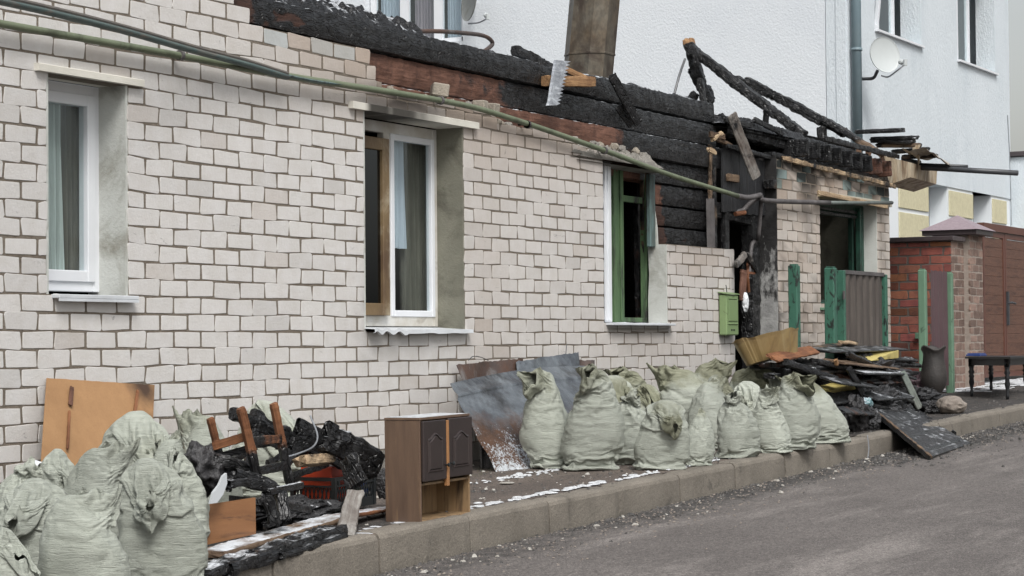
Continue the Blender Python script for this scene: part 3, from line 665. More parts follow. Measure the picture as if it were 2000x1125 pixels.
ridge_heap('sill_snow', 15.64, 16.8, -.05, .1, .985, .02, M['snow'], 4, fr, sc=14, n=80, m=10)
# window 4 (right section)
mb = MB(); frame_ring(mb, 20.45, 22.19, 1.16, 2.283, .15, .06, .07, wt=.10); frame_ring(mb, 20.52, 22.12, 1.2, 2.20, .24, .05, .05); mb.box((21.93, .1, 1.2), (21.97, .15, 2.25)); fr = mb.build('window', surf('sooty_green_frame', (.012, .045, .032), (.025, .085, .058), 5., .5, .003, 30., dirt=(.006, .008, .007), dsc=5., dlo=.48), H)
mb = MB(); mb.box((20.44, -.03, 1.13), (22.2, .15, 1.158), 0, .004); mb.build('sill', M['green_clean'], fr)
for zz in (2.20, 2.15): beam('sash_bar', (20.5, .14, zz), (22.1, .14, zz), .03, .02, fr, mixv=.0, rough=.004)
# ------------------------------------------------------------------ doorway, boarding, small pipes on the wall
mb = MB()
for i in range(11):
    x = 18.30+i*.098; mb.box((x, .12+.003*(i % 2), 2.02+.02*random.random()), (x+.094, .145, 2.62-.005*i), 0, .004)
mb.build('charred_boarding', surf('charred_boards', (.018, .019, .022), (.007, .007, .008), 5., .5, .006, 30., stretch=(12, 12, 1), dirt=(.10, .105, .115), dsc=1.6, dlo=.6, dhi=.85, rnd=False), H)
beam('eaves_batten', (18.25, .08, 2.64), (19.45, .08, 2.60), .04, .06, H, mixv=.15, col='tan', rough=.008, snow=.2)
beam('door_post', (18.42, .16, -.05), (18.42, .16, 2.1), .09, .05, H, hint=(1, 0, 0), mixv=.0, rough=.006)
beam('door_post', (18.20, .18, 1.5), (18.20, .18, 2.5), .06, .05, H, hint=(1, 0, 0), mixv=.35, col='tan', rough=.006)
beam('door_post', (18.05, .15, 1.6), (18.08, .15, 2.65), .035, .03, H, hint=(1, 0, 0), mixv=.6, col='tan', rough=.008)
beam('door_post', (19.1, .2, -.05), (19.14, .2, 2.1), .20, .12, H, hint=(1, 0, 0), mixv=-.1, rough=.014)
beam('door_post', (19.27, .25, -.05), (19.27, .25, 2.1), .05, .08, H, hint=(1, 0, 0), mixv=.1, rough=.008)
beam('door_lintel', (18.1, .2, 2.05), (19.33, .2, 2.0), .14, .08, H, mixv=-.1, rough=.012)
beam('nogging', aY(1420, 346, .1), aY(1442, 350, .1), .07, .04, H, mixv=.75, col='tan', rough=.006)
mb = MB(); mb.tube([(18.26, .2, 1.5), (18.26, .2, 2.05), (18.3, .2, 2.1), (18.5, .2, 2.1), (18.56, .2, 2.05), (18.56, .2, .4)], .022); mb.build('conduit', M['pipe_dark'], H)
mb = MB(); mb.tube([aY(1387, 388, .1), aY(1389, 485, .1)], .04, 4, flat=.4); mb.build('conduit', M['pipe_dark'], H)
# gas pipes
gp = [aY(x, y, -.06) for x, y in [(-40, 36), (0, 46), (330, 105), (560, 148), (870, 198), (1000, 232), (1175, 292), (1310, 342), (1442, 383)]]
mb = MB(); mb.tube(spline(gp, 6), .0215, 12); gpo = mb.build('gas_pipe', M['pipe'], H, None, True)
for px, py in ((352, 108), (860, 196), (1030, 243), (1180, 294), (1030, 243)):
    p = aY(px, py, -.06); mb = MB(); mb.tube([p+np.array((-.012, 0, 0)), p+np.array((.012, 0, 0))], .031, 12); mb.box((p[0]-.006, -.05, p[2]-.006), (p[0]+.006, .02, p[2]+.006)); mb.build('pipe_clip', M['pipe_dark'], gpo)
mb = MB(); mb.tube(spline([aY(x, y, -.06) for x, y in [(1441, 383), (1462, 386), (1485, 381)]], 6), .026, 12); mb.tube(spline([aY(1485, 383, -.06), aY(1500, 392, -.06), aY(1620, 396, -.07)], 6), .024, 12)
mb.tube(spline([aY(x, y, y_) for x, y, y_ in [(1484, 385, -.03), (1486, 400, 0), (1482, 455, .05), (1478, 470, .1), (1468, 480, .12), (1463, 540, .12)]], 6), .02, 10); mb.tube(spline([aY(x, y, y_) for x, y, y_ in [(1482, 386, -.03), (1464, 398, .05), (1452, 410, .1), (1437, 414, .14)]], 6), .022, 10); mb.build('gas_pipe', M['pipe_dark'], H, None, True)
mb = MB(); mb.tube([aY(1615, 396, -.07), aY(1742, 396, -.08)], .02, 10); mb.build('gas_pipe', surf('sooty_teal_pipe', (.08, .10, .095), (.16, .18, .17), 6., .5, .002, 30.), H, None, True)
mb = MB(); mb.tube([aY(1436, 418, .05), aY(1455, 415, .0)], .022, 10); mb.build('pipe_stub', M['brownpipe'], H)
mb = MB(); mb.tube(spline([aY(1463, 500, .05), aY(1460, 535, .03), aY(1462, 570, .05)], 5), .016, 8); mb.box(aY(1458, 530, .02), aY(1468, 536, .06)); mb.build('gas_riser', M['brownpipe'], H)
# eave on the right: joist ends, wall plate, soffit box
beam('wall_plate', (19.3, .1, 2.63), (22.7, .1, 2.60), .06, .14, H, mixv=.05, col='tan', rough=.01)
beam('fascia_board', (20.3, -.12, 2.86), (22.6, -.12, 2.84), .05, .03, H, mixv=.0, rough=.01)
for i in range(9):
    x = 19.9+i*.31; beam('joist', (x, -.12, 2.74-.005*i), (x, 1.1, 2.74-.005*i), .17, .03, H, mixv=.6 if i > 6 else -.1, col='red', rough=.008)
mb = MB(); mb.box((18.4, .35, 2.62), (22.5, .40, 2.98)); mb.build('charred_backing', M['soot'], H)
beam('wall_head_beam', (18.4, .22, 2.86), (20.3, .22, 2.80), .15, .16, H, mixv=-.1, rough=.03, seed=4, rag=.1)
beam('wall_head_beam', (19.9, .2, 2.86), (22.4, .2, 2.82), .09, .12, H, mixv=-.1, rough=.02, seed=5, rag=.1)
beam('eaves_batten', (19.35, -.03, 2.60), (22.68, -.05, 2.52), .04, .03, H, mixv=.55, col='pale', rough=.012, rag=.1)
# soffit box: pale grooved cladding
sb = surf('smoked_cladding', (.50, .44, .34), (.36, .27, .17), 3., .6, .003, 30., stretch=(6, 6, 1), dirt=(.10, .055, .03), dsc=1.6, dlo=.5, dhi=.68)
A_, B_, C_, D_ = aX(1722, 303, 22.75), aX(1780, 318, 22.75), aX(1778, 346, 22.75), aX(1733, 362, 22.75)
mb = MB(); nn = 8
for i in range(nn):
    a = A_+(B_-A_)*(i/nn); b = A_+(B_-A_)*((i+.93)/nn); c = D_+(C_-D_)*((i+.93)/nn); d = D_+(C_-D_)*(i/nn)
    mb.prism([a, b, c, d], (.012, 0, 0))
mb.prism([A_+[.013, 0, 0], B_+[.013, 0, 0], C_+[.013, 0, 0], D_+[.013, 0, 0]], (.9, 0, -.02)); mb.build('soffit_cladding', sb, H)
mb = MB()
for q in range(3):
    pts = spline([aX(x, y, 22.72-.02*q) for x, y in ([(1720, 300), (1725, 318), (1721, 345), (1715, 362)], [(1683, 285), (1677, 300), (1684, 318), (1690, 333)], [(1694, 283), (1697, 300), (1692, 320), (1696, 345)])[q]], 6)
    wd = .05 if q == 0 else .07; V = []
    for i, p in enumerate(pts): k = (1-(i/len(pts))**3)*wd; V += [tuple(p+np.array((0, k*.6, 0))), tuple(p+np.array((-.02, -k*.6, .01)))]
    mb.add(V, [(i*2, i*2+1, i*2+3, i*2+2) for i in range(len(pts)-1)])
mb.build('peeling_strip', surf('scorched_strip', (.22, .13, .08), (.05, .03, .025), 6., .6, .004, 30.), H)
# roof boards over the eave
rb = [((1670, 258), (1768, 254), 22.9, .05), ((1700, 272), (1795, 268), 23.0, 1.0), ((1700, 274), (1790, 278), 23.0, .0), ((1712, 284), (1800, 284), 23.05, .5), ((1740, 297), (1815, 291), 23.1, .0), ((1760, 307), (1832, 304), 23.15, .5), ((1762, 313), (1800, 319), 23.15, .4)]
for i, (a, b, X, mv) in enumerate(rb):
    p, q = aX(*a, X), aX(*b, X); beam('roof_board', p, q, .05, .22, H, hint=(-.1, 0, 1), mixv=mv if i != 1 else 0, col='tan', rough=.004, rag=.06, seed=i, snow=.95 if i in (1,) else .1)
V = []; pts = spline([aX(x, y, 23.0) for x, y in [(1775, 302), (1795, 306), (1815, 300), (1835, 310), (1852, 322)]], 8)
for i, p in enumerate(pts): d = .03*math.sin(i*.8); V += [tuple(p+np.array((-.25, 0, .05+d*.3))), tuple(p+np.array((0, 0, d*.4))), tuple(p+np.array((.3, 0, -.02)))]
mesh('torn_membrane', V, [(i*3+j, i*3+3+j, i*3+4+j, i*3+1+j) for i in range(len(pts)-1) for j in (0, 1)], surf('torn_felt', (.5, .47, .42), (.25, .2, .15), 6., .7, .01, 20.), H, None, True)
V = []; pts = spline([aX(x, y, 22.95) for x, y in [(1791, 283), (1789, 297), (1795, 312), (1793, 331)]], 6)
for i, p in enumerate(pts): V += [tuple(p+np.array((0, .05*(1-i/len(pts)), 0))), tuple(p-np.array((.02, .05*(1-i/len(pts)), 0)))]
mesh('torn_membrane', V, [(i*2, i*2+1, i*2+3, i*2+2) for i in range(len(pts)-1)], sb, H)
mb = MB(); p, q = aX(1778, 326, 23.1), aX(1988, 338, 23.1); mb.tube([p, q], .03, 12); p, q = aX(1790, 321, 23.15), aX(1890, 325, 23.15); mb.tube([p, q], .018, 8); mb.build('gutter', M['dark_metal'], H, None, True)
# rafters still standing
beam('rafter', aX(1345, 92, 20.5), aX(1575, 268, 20.5), .14, .09, H, hint=(1, 0, 0), mixv=-.05, rough=.018, seed=3, rag=.06, kk=6)
beam('rafter', aX(1452, 156, 22.3), aX(1655, 262, 22.3), .12, .10, H, hint=(1, 0, 0), mixv=-.05, rough=.018, seed=5, rag=.06, kk=6)
beam('rafter', aX(1600, 228, 22.2), aX(1728, 306, 22.2), .12, .06, H, hint=(1, 0, 0), mixv=lambda V, L: V[:, 0]/L*.8, col='tan', rough=.015, seed=6, rag=.06, kk=6)
beam('rafter', aX(1343, 72, 20.6), aX(1368, 160, 20.6), .12, .10, H, hint=(1, 0, 0), mixv=lambda V, L: ss(.12, .04, V[:, 0]), col='raw', rough=.016, seed=7, rag=.05, kk=6)
beam('strut', aX(1352, 130, 20.65), aX(1387, 205, 20.65), .12, .10, H, hint=(1, 0, 0), mixv=-.1, rough=.02, seed=8, kk=6)
beam('strut', aX(1366, 150, 20.4), aX(1380, 238, 20.4), .06, .05, H, hint=(1, 0, 0), mixv=.0, rough=.01, seed=8)
beam('strut', aX(1357, 92, 20.35), aX(1361, 132, 20.35), .06, .05, H, hint=(1, 0, 0), mixv=-.1, rough=.012, seed=11)
beam('strut', aX(1378, 165, 20.7), aX(1392, 196, 20.7), .10, .05, H, hint=(1, 0, 0), mixv=-.1, rough=.02, seed=12)
beam('strut', aX(1348, 182, 20.4), aX(1362, 192, 20.4), .10, .07, H, hint=(1, 0, 0), mixv=lambda V, L: ss(.04, .0, V[:, 0])*.8, col='raw', rough=.02, seed=13)
beam('strut', aX(1605, 245, 22.1), aX(1607, 285, 22.1), .10, .08, H, hint=(1, 0, 0), mixv=-.1, rough=.012, seed=14)
beam('strut', aX(1500, 205, 21), aX(1495, 245, 21), .07, .06, H, hint=(1, 0, 0), mixv=-.1, rough=.012, seed=15)
beam('rafter_nogging', aX(1436, 152, 21.8), aX(1452, 162, 21.8), .12, .08, H, hint=(1, 0, 0), mixv=lambda V, L: ss(.05, .0, V[:, 0])*.9, col='raw', rough=.012, seed=16)
ridge_heap('roof_rubble', 18.2, 20.6, .1, .7, 2.87, .16, M['wood'], 11, H, .15, sc=8)
mb = MB(); mb.tube(spline([aY(x, y, .9) for x, y in [(1338, 115), (1326, 150), (1316, 188)]], 5), .012, 6); mb.build('bent_rod', M['dark_metal'], H)
for i, (a, b, w_, c_) in enumerate([((1383, 262), (1418, 268), .05, 'tan'), ((1388, 275), (1412, 258), .035, 'pale'), ((1380, 290), (1400, 300), .04, 'pale'), ((1396, 270), (1440, 290), .03, 'tan'), ((1412, 232), (1470, 246), .05, 'brown'), ((1470, 232), (1530, 262), .05, 'brown')]):
    beam('splinter', aY(*a, .1), aY(*b, .06), w_, .03, H, mixv=.75 if i < 4 else -.1, col=c_, rough=.008, rag=.06, seed=60+i)
beam('brick_stub', (19.22, .05, 2.34), (19.34, .05, 2.34), .09, .12, H, mixv=.4, col='tan', rough=.006)
# chimney: leaning square sheet-metal clad stack
def chimney():
    m = surf('scorched_stack_cladding', (.155, .145, .12), (.12, .075, .038), 2.6, .5, .002, 30., metal=.35, dirt=(.055, .04, .03), dsc=3.2, dlo=.46, dhi=.6, stretch=(1, 1, .7), r2=.35, fine=12.)
    mb = MB(); cx, cy = 20.42, 2.66
    def ring(z, s, c=.12): 
        a, b = .24*s, .24*s; ox = (z-3.2)*.10; P = []
        for (x, y) in ((-a+c, -b), (a-c, -b), (a, -b+c), (a, b-c), (a-c, b), (-a+c, b), (-a, b-c), (-a, -b+c)): P.append((cx+x+ox*.6, cy+y-ox*.8, z))
        return P
    zs = [2.4, 3.905, 3.908, 3.925, 3.93, 5.4]; sc = [1, 1, 1.03, 1.03, 1.01, 1.01]
    V = []; 
    for z, s in zip(zs, sc): V += ring(z, s)
    mb.add(V, [(i*8+k, i*8+(k+1) % 8, (i+1)*8+(k+1) % 8, (i+1)*8+k) for i in range(5) for k in range(8)]); mb.build('chimney', m, H)
chimney()
for q, (pts, r_) in enumerate([([(618, -5), (640, 18), (668, 36), (690, 42)], .018), ([(640, 22), (632, 30), (636, 34)], .012), ([(795, 62), (850, 61), (900, 64), (945, 70), (962, 84), (950, 97), (935, 104)], .017)]):
    mb = MB(); mb.tube(spline([aY(x, y, .5) for x, y in pts], 7), r_, 8); mb.build('bent_pipe', M['rust'] if q == 2 else M['pipe_dark'], H, None, True)
# ------------------------------------------------------------------ white house
WX, WY = 26.4, 1.85
Wh = thing('white_house', (WX, WY, .3), 'tall white rendered house behind the burnt one, with beige panels near the ground', 'house')
def wall_holes(mb, axis, c, a0, a1, z0, z1, holes, th, m=0):
    """wall slab in plane axis=c between a0..a1, z0..z1 with rectangular holes"""
    zs = sorted({z0, z1, *[h[2] for h in holes], *[h[3] for h in holes]}); as_ = sorted({a0, a1, *[h[0] for h in holes], *[h[1] for h in holes]})
    for i in range(len(as_)-1):
        run = None
        for j in range(len(zs)-1):
            am, zm = (as_[i]+as_[i+1])/2, (zs[j]+zs[j+1])/2
            if any(h[0] < am < h[1] and h[2] < zm < h[3] for h in holes): continue
            lo = (c, as_[i], zs[j]) if axis == 'x' else (as_[i], c, zs[j]); hi = (c+th, as_[i+1], zs[j+1]) if axis == 'x' else (as_[i+1], c+th, zs[j+1])
            mb.box(lo, hi, m)
mb = MB(); wall_holes(mb, 'x', WX, WY+.31, 12, .2, 8.5, [(7.67, 9.34, 5.18, 6.6)], .3); mb.build('wall', M['stucco'], Wh)
rh = [(27.45, 29.40, 5.03, 6.5), (31.1, 33.05, 5.03, 6.6)]; lh = [(29.69, 30.60, .3, 3.09), (31.84, 32.80, .3, 3.08)]
mb = MB(); wall_holes(mb, 'y', WY, WX, 33.85, 3.08, 8.5, rh, .3); mb.build('wall', M['stucco_right'], Wh)
mb = MB(); wall_holes(mb, 'y', WY+.02, WX+.001, 33.85, .2, 3.079, lh, .28); mb.build('base_wall', M['trim'], Wh)
mb = MB()
for (a, b) in ((28.38, 29.66), (30.64, 31.80), (32.84, 33.6)):
    for (z0, z1) in ((2.66, 3.03), (.5, 2.60)): mb.box((a, WY-.0, z0), (b, WY+.019, z1), 0, .004)
mb.build('beige_panel', M['beige'], Wh)
mb = MB(); mb.box((29.6, WY+.31, .3), (33, WY+.34, 3.1)); mb.build('recess_wall', M['trim'], Wh)
mb = MB(); mb.box((33.86, WY-.25, .2), (36, WY+3, 3.75)); mb.build('garage_wall', M['stucco_right'], Wh); mb = MB(); mb.box((33.8, WY-.5, 3.76), (36.2, WY+3.2, 3.84), 0, .01); mb.build('garage_roof_edge', M['cap'], Wh)
mb = MB(); mb.box((WX, WY+.31, 8.5), (34, 12, 8.6)); mb.build('roof', M['cap'], Wh)
mb = MB(); mb.box((33.55, 2.16, .2), (33.85, 12, 8.5)); mb.build('wall', M['stucco_right'], Wh)
mb = MB(); mb.box((WX-.012, WY+.02, 3.1), (WX-.001, WY+.16, 8.5)); mb.build('corner_strip', M['stucco_right'], Wh)  # shadowed corner strip, its shade put in by the darker stucco
# windows of the white house
def wh_win_x():
    mb = MB(); y0, y1, z0, z1 = 7.69, 9.32, 5.2, 6.58; X = WX+.12
    mb.box((X, y0, z0), (X+.07, y0+.07, z1)); mb.box((X, y1-.09, z0), (X+.07, y1, z1)); mb.box((X, y0, z0), (X+.069, y1, z0+.06)); mb.box((X, y0, z1-.06), (X+.069, y1, z1))
    mb.box((X-.01, 8.08, z0), (X+.06, 8.22, z1)); mb.box((X-.01, 8.66, z0), (X+.06, 8.80, z1)); f = mb.build('window', M['pvc'], Wh)
    mb = MB(); mb.box((X+.03, y0+.05, z0+.05), (X+.036, y1-.05, z1-.05)); mb.build('pane', M['glass'], f)
    for (a, b, mt) in ((7.72, 8.1, M['curtain_reflection']), (8.2, 8.66, M['curtain_pink']), (8.8, 9.25, M['curtain_reflection'])):
        V = [];
        for i in range(61):
            y = a+(b-a)*i/60; d = .03*math.sin(i*.9)
            V += [(X+.2+d, y, 5.1), (X+.2+d*.8, y, 6.6)]
        mesh('curtain', V, [(i*2, i*2+2, i*2+3, i*2+1) for i in range(60)], mt, f, None, True)
    mb = MB(); mb.box((WX+.5, 7.5, 5), (WX+.52, 9.5, 6.8)); mb.build('room_back', M['curtain_dark'], f)
wh_win_x()
def wh_win_y(x0, x1, z0, tilt):
    Y = WY+.2; mb = MB(); z1 = z0+1.45; mb.box((x0, Y, z0), (x0+.08, Y+.06, z1)); mb.box((x1-.07, Y, z0), (x1, Y+.06, z1)); mb.box((x0, Y+.001, z0), (x1, Y+.059, z0+.08)); xm = (x0+x1)/2-.1; mb.box((xm, Y-.002, z0), (xm+.12, Y+.058, z1)); f = mb.build('window', M['pvc'], Wh)
    mb = MB(); mb.box((x0+.05, Y+.03, z0+.05), (x1-.05, Y+.036, z1)); mb.build('pane', M['glass'], f)
    mb = MB(); mb.box((x0, Y+.25, z0), (x1, Y+.27, z1)); mb.build('blind', M['curtain'], f)
    if tilt:
        s = MB(); frame_ring(s, 0, (xm-x0)-.02, 0, 1.35, 0, .07, .05); Wt = Matrix.Translation((x0+.06, Y-.02, z0+.06)) @ Matrix.Rotation(R(6), 4, 'X'); s.build('sash', M['pvc'], f, Wt)
    mb = MB(); mb.box((x0-.05, WY-.05, z0-.05), (29.44 if x0 < 30 else 33.1, WY+.2, z0-.02)); mb.build('sill', M['pvc'], f)
wh_win_y(27.5, 28.85, 5.04, True); wh_win_y(31.15, 32.4, 5.04, False)
mb = MB(); a = aY(1668, 300, WY-.09); b = aY(1664, 0, WY-.09); mb.tube([(26.48, WY-.09, 3.0), (26.48, WY-.09, 8.3)], .065, 16)
for zz in (3.2, 4.6, 6.0): mb.tube([(26.48, WY-.09, zz), (26.48, WY-.09, zz+.04)], .075, 16)
mb.build('downpipe', M['downpipe'], Wh, None, True)
mb = MB(); mb.tube([(26.62, WY-.02, 3.0), (26.62, WY-.02, 4.2), (26.7, WY-.03, 4.28)], .008, 5); mb.tube([aY(1968, 225, WY-.01), aY(1972, 300, WY-.01), aY(1976, 440, WY-.01)], .006, 4); mb.build('wall_cable', M['metal'], Wh)
# dishes
def dish(name, c, rx, nrm, label, mat, arm, lnb, mount):
    t = thing(name, c, label, 'satellite dish'); nrm = Vector(nrm).normalized(); q = nrm.to_track_quat('Z', 'Y').to_matrix().to_4x4(); W = Matrix.Translation(Vector(c)) @ q
    mb = MB(); prof = [(rx*k/10, .16*rx*(k/10)**2) for k in range(11)]; prof += [(rx*1.015, .16*rx+.006), (rx*1.0, .16*rx-.012)]+[(rx*k/10, .16*rx*(k/10)**2-.012) for k in range(10, -1, -1)]; mb.lathe(prof, 48); mb.build('reflector', mat, t, W, True)
    mb = MB(); mb.tube(spline(arm, 6), .012, 8); mb.build('feed_arm', M['metal'], t); mb = MB(); l = Vector(lnb); d = (Vector(c)-l).normalized(); mb.tube([l, l+d*.05, l+d*.06, l+d*.10], [.022, .022, .035, .035], 10); mb.tube([l+Vector((0, 0, -.03)), l+Vector((0, 0, .05))], .028, 8); mb.build('receiver', M['dish'], t)
    mb = MB(); mb.tube(spline(mount, 6), .022, 8); mb.build('mounting_arm', M['dark_metal'], t); return t
Yd = WY-.38
c = aY(1725, 108, Yd); dish('satellite_dish', c, .235, (-.55, -.83, .12), 'white satellite dish on the right face of the white house beside the downpipe', M['dish'], [aY(1722, 148, Yd), aY(1735, 150, Yd-.05), aY(1752, 138, Yd-.25), aY(1768, 125, Yd-.35)], aY(1768, 124, Yd-.36), [aY(1676, 154, WY), aY(1690, 154, WY-.1), aY(1706, 152, WY-.2), aY(1714, 138, WY-.28)])
c = aX(922, 2, WX-.4); dish('satellite_dish', c, .29, (-.75, .62, .10), 'grey satellite dish beside the curtained window of the tall white house', M['dish_grey'], [aX(915, 46, WX-.45), aX(935, 44, WX-.6), aX(952, 36, WX-.75)], aX(953, 34, WX-.76), [aX(925, 10, WX), aX(925, 5, WX-.2), aX(923, 0, WX-.36)])
# ------------------------------------------------------------------ neighbour's fence
Fn = thing('brick_fence', (24, -.1, .2), 'orange brick wall with dark metal coping and stone-clad pier beside the brown gate', 'fence')
rc = lambda x, z, k, rnd: (np.array((1, 1, 1))*rnd.choice([.55, .8, .95, 1.05, 1.25, 1.1])*np.array((1, rnd.uniform(.85, 1.2), rnd.uniform(.85, 1.2)))) if k == 'b' else ((1-min(.75, 1.2*ss(1.0, .2, z)*float(vn(np.array([x*3, 0, z*3.]), 3)))) if k == 'v' else (1, 1, 1))
# orange wall stands in the plane x=24, seen end on; its local x runs along -Y
T = lambda v: (24.0+v[1], 2.0-v[0], v[2])
brick_wall('brick_wall', .0, 20, lambda a, b: [(0, 2.25, min(b, 1.96))], Fn, M['redbrick'], M['redmortar'], rc, h=.1, L=.27, phase=0, jt=.017, T=T, depth=.25, off=.4, jit=.006, mort=.004)
bc = lambda x, z, k, rnd: (np.array((1, 1, 1))*rnd.choice([.7, .9, 1.05, 1.3])) if k == 'b' else (1 if k == 'v' else (1, 1, 1))
xA = aY(1883, 600, -.252)[0]; xB = aY(1921, 600, -.33)[0]
for (xa, xb, y, dep) in ((24.012, xA, -.254, .3), (xA, xB, -.33, .45)):
    brick_wall('stone_cladding', .05, 26, lambda a, b, xa=xa, xb=xb: [(xa, xb, min(b, 1.965 if xa < 24.1 else 2.05))] if a < 2.05 else [], Fn, M['brownbrick'], M['lightmortar'], bc, h=.092, L=.24, phase=xa, Y=y, depth=dep, jt=.017, jit=.008, mcolf=lambda x, z: (.8, .7, .64))
mb = MB(); mb.box((23.93, -.30, 1.965), (24.3, 2.2, 2.02), 0, .006); mb.box((24.3, -.301, 1.966), (xA-.06, .1, 2.019), 0, .006); mb.build('coping', M['cap'], Fn)
xc0, xc1 = xA-.12, xB+.10
mb = MB(); mb.box((xc0+.03, -.44, 2.05), (xc1-.03, .22, 2.11), 0, .005); mb.build('pier_cap_edge', M['cap'], Fn)
mb = MB(); mb.add([(xc0, -.47, 2.11), (xc1, -.47, 2.11), (xc1, .25, 2.11), (xc0, .25, 2.11), ((xc0+xc1)/2, -.11, 2.30)], [(0, 1, 4), (1, 2, 4), (2, 3, 4), (3, 0, 4), (0, 3, 2, 1)]); mb.build('pier_cap', M['caplight'], Fn)
Gt = thing('driveway_gate', (26.0, -.2, .3), 'brown horizontal-panel metal driveway gate with a black lever handle, right of the brick pier', 'gate')
def gate_leaf(x0, x1, y, name):
    mb = MB(); z0, z1 = .36, 2.14
    mb.box((x0, y, z0), (x0+.06, y+.05, z1)); mb.box((x1-.06, y, z0), (x1, y+.05, z1)); mb.box((x0+.06, y+.001, z1-.06), (x1-.06, y+.049, z1)); mb.box((x0+.06, y+.001, z0), (x1-.06, y+.049, z0+.06)); f = mb.build('gate_frame', M['gateframe'], Gt)
    mb = MB(); z = z0+.06
    while z < z1-.07: mb.box((x0+.06, y+.012, z), (x1-.06, y+.04, min(z+.118, z1-.06)), 0, .004); z += .118
    mb.build('panel', M['gatewood'], f)
gy = -.22; g0 = aY(1922, 600, gy)[0]; g1 = aY(1964, 600, gy)[0]; g2 = aY(1969, 600, gy)[0]
gate_leaf(g0, g1, gy, 'l'); gate_leaf(g1+.02, g1+1.35, gy, 'r')
mb = MB(); mb.box((g0-.02, gy-.02, 2.15), (g1+1.5, gy+.07, 2.24)); mb.build('top_rail', M['gateframe'], Gt)
mb = MB(); mb.box((g1+.03, gy-.03, 1.0), (g1+.08, gy-.001, 1.42)); mb.tube([(g1+.055, gy-.02, 1.28), (g1+.055, gy-.07, 1.28), (g1+.2, gy-.07, 1.27)], .014, 8); mb.build('handle', M['dark_metal'], Gt)
# ------------------------------------------------------------------ green posts and gate leaves before the house
def gpost(px, py, Y, wd, label, mat, zb=None, grp='green gate posts'):
    p = aY(px, py, Y); z0 = (zb if zb is not None else g(p[0]))-.1; mb = MB(); mb.box((p[0], Y, z0), (p[0]+wd, Y+wd, p[2]), 0, .008); mb.box((p[0]+.01, Y+.01, p[2]), (p[0]+wd-.01, Y+wd-.01, p[2]+.012), 0, .006)
    o = mb.build('gate_post', mat); return tag(o, label, 'post', grp)
gpost(1556, 518, -.9, .085, 'soot-spotted green steel post standing alone before the right brick wall', M['green'])
gpost(1628, 523, -.9, .095, 'soot-spotted green steel post hinged to the dark corrugated gate leaf', M['green'])
gpost(1806, 527, -.55, .08, 'clean green post left of the narrow brown corrugated strip', M['green_clean'])
gpost(1858, 533, -.45, .08, 'clean green post right of the narrow brown corrugated strip, by the pier', M['green_clean'])
def corr(x0, x1, y, z0, z1, amp, per, mat, name, par, tilt=0):
    n = int((x1-x0)/per*8); V = []
    for i in range(n+1):
        x = x0+(x1-x0)*i/n; ph = (x-x0)/per % 1; d = amp*(min(1, max(-1, 2.4*math.sin(2*math.pi*ph)))); V += [(x, y+d, z0), (x, y+d, z1+tilt*(x-x0)), (x, y+d+.003, z0), (x, y+d+.003, z1+tilt*(x-x0))]
    F = [(i*4, i*4+4, i*4+5, i*4+1) for i in range(n)]+[(i*4+2, i*4+3, i*4+7, i*4+6) for i in range(n)]+[(i*4+1, i*4+5, i*4+7, i*4+3) for i in range(n)]
    return mesh(name, V, F, mat, par)
p0 = aY(1644, 528, -.85); p1 = aY(1727, 530, -.85); zb = g(p0[0])+.12
gl = thing('gate_leaf', (p0[0], -.85, zb), 'sooty grey corrugated gate leaf in a green frame, before the right window', 'gate')
corr(p0[0]+.05, p1[0]-.03, -.84, zb, p0[2]-.02, .012, .17, M['corr_dark'], 'corrugated_sheet', gl)
mb = MB(); mb.box((p0[0]+.0, -.87, zb), (p0[0]+.05, -.80, p0[2]), 0, .005); mb.box((p1[0]-.03, -.87, zb), (p1[0]+.04, -.80, p0[2]-.01), 0, .005); mb.box((p0[0]+.06, -.86, zb), (p1[0]-.03, -.81, zb+.05)); mb.build('frame', M['green'], gl)
mb = MB(); mb.box((p0[0]+.06, -.86, p0[2]-.03), (p1[0]-.03, -.83, p0[2]+.005)); mb.tube([(p0[0]-.03, -.88, 1.2), (p0[0]-.03, -.88, 1.28)], .014, 8); mb.build('hinge_and_rail', M['pipe_dark'], gl)
q0 = aY(1818, 530, -.42); q1 = aY(1855, 533, -.40)
st = thing('corrugated_strip', (q0[0], -.4, g(q0[0])), 'narrow brown corrugated fence strip between the two clean green posts', 'fence panel')
n = 60; V = []; zt = q0[2]+.0
for i in range(n+1):
    f_ = i/n; x = q0[0]+(q1[0]-q0[0])*f_; y = -.42+.02*f_; d = .02*math.sin(f_*2*math.pi*4.2)
    for z in (g(q0[0])+.1, .95+.012*math.cos(f_*26), .951+.012*math.cos(f_*26), zt+.015*math.cos(f_*26)): V.append((x+d*.6+(.012 if z > .9505 else 0)*-.8, y-d*.8, z))
mesh('tile_sheet', V, [(i*4+j, i*4+4+j, i*4+5+j, i*4+1+j) for i in range(n) for j in (0, 1, 2)], M['corr_brown'], st)
